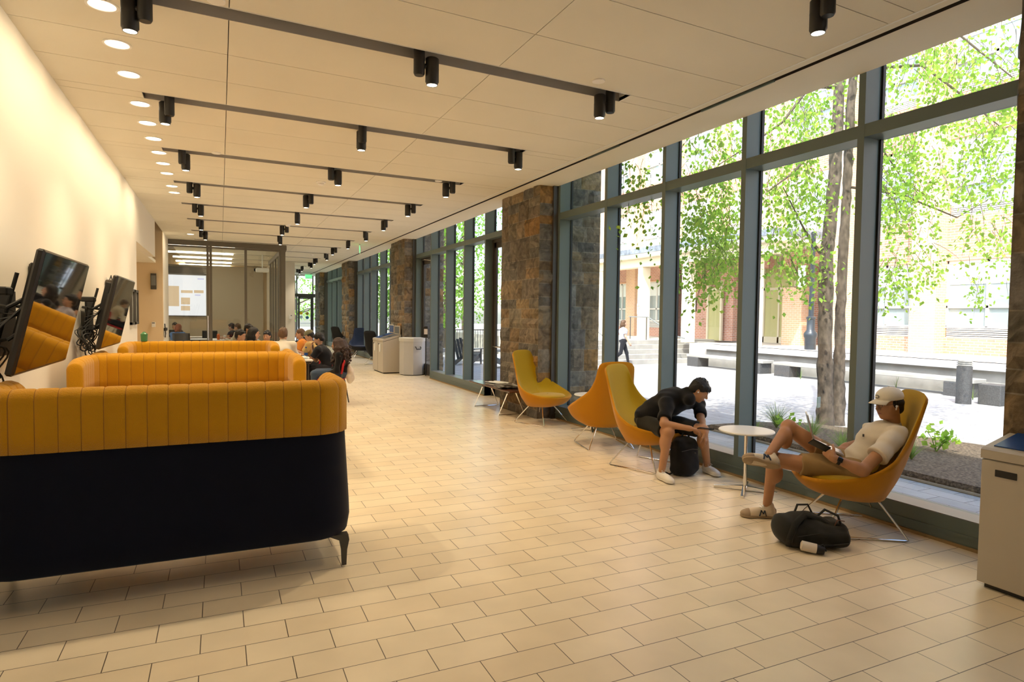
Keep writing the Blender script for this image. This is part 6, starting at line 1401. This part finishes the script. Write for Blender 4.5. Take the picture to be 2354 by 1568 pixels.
# handbag hanging on the red chair
cl = [x for x in bpy.data.objects if x.get('label', '').startswith('red chair under the person with very long')][0]
bx = cl.location; t = empty('tote_bag', (bx.x+.25, bx.y-.10, .25), 0, 'cream and pink cloth bag hanging behind the red chair', 'bag')
sdf_obj('bag_body', wrinkle([ell((bx.x+.30, bx.y-.12, .52), (.075, .09, .15), None, .03), ell((bx.x+.28, bx.y-.12, .66), (.03, .06, .06), None, .05)], .006, 30, 2), .01, mat('cream_pink_cloth', (.75, .66, .55), .85, var=.2, vscale=9), t)
MB().tube([(bx.x+.29, bx.y-.12, .6), (bx.x+.255, bx.y-.1, .80), (bx.x+.30, bx.y-.14, .6)], .01).build('strap', M_pap, t, world=True)

# ---------------------------------------------------------------- the woman walking outside
b0 = flr(1431, 843, -.1); t = empty('person', (b0.x, b0.y, -.1), 0, 'person with long dark hair in a pale tee walking past the steps outside', 'person')
g = b0.z; f = Vector((.80, -.45, 0)).normalized(); L = Vector((-f.y, f.x, 0)); Z = Vector((0, 0, 1)); B0 = Vector((b0.x, b0.y, g))
hd = B0+Z*1.50+f*.02; nk = hd-Z*.14-f*.03; pel = B0+Z*.90; ch = B0+Z*1.22; sh = [B0+Z*1.31+L*.17*k for k in (1, -1)]
hips = [pel+L*.08*k for k in (1, -1)]; kn = [B0+f*.14+L*.08+Z*.48, B0-f*.08-L*.07+Z*.48]; an = [B0+f*.20+L*.07+Z*.09, B0-f*.34-L*.06+Z*.16]
el = [sh[0]-f*.06-Z*.27+L*.04, sh[1]+f*.07-Z*.27-L*.04]; wr = [el[0]+f*.06-Z*.23, el[1]+f*.12-Z*.21]
hp, P, ax = head_prims(hd, f, (0, 0, 1), .9); sk = skin((.58, .36, .25))
body = hp+[ell(pel, (.13, .13, .11), None, .03), cone(pel, ch, .10, .11, .05), cone(nk-Z*.03, hd-Z*.04, .046, .045, .02), cone(sh[0], sh[1], .045, .045, .04)]
for i in (0, 1): body += [cone(hips[i], kn[i], .075, .052, .03), cone(kn[i], an[i], .05, .034, .03), cone(sh[i], el[i], .043, .036, .02), cone(el[i], wr[i], .035, .024, .02)]+hand_prims(wr[i], (wr[i]-el[i]), L*(1 if i == 0 else -1), f, .9)
sdf_obj('body', body, .009, sk, t); head_kids(t, P, ax, .9, 'long', sk, hair_len=.22, hm=M_hairn, res=.009)
sdf_obj('shirt', wrinkle([cone(pel+Z*.03, ch, .135, .13, .05), cone(sh[0], sh[1], .062, .062, .05), ell(ch, (.15, .13, .13), None, .04)]+[tubec(sh[i], sh[i].lerp(el[i], .65), .06, .065, .006, .03) for i in (0, 1)], .004, 24, 1), .010, C('pale_blue_tee', (.50, .53, .60)), t)
sdf_obj('trousers', [ell(pel, (.14, .14, .11), None, .04)]+[cone(hips[i], kn[i], .09, .062, .03) for i in (0, 1)]+[cone(kn[i], an[i]+Z*.05, .06, .045, .03) for i in (0, 1)], .010, ct[8], t)
for a_, zz in zip(an, (0, .07)): sdf_obj('shoe', [ell(a_+f*.06-Z*(.045), (.11, .08, .042), None, .02), cone(a_, a_-Z*.05, .04, .045, .02)], .009, M_sneak, t)
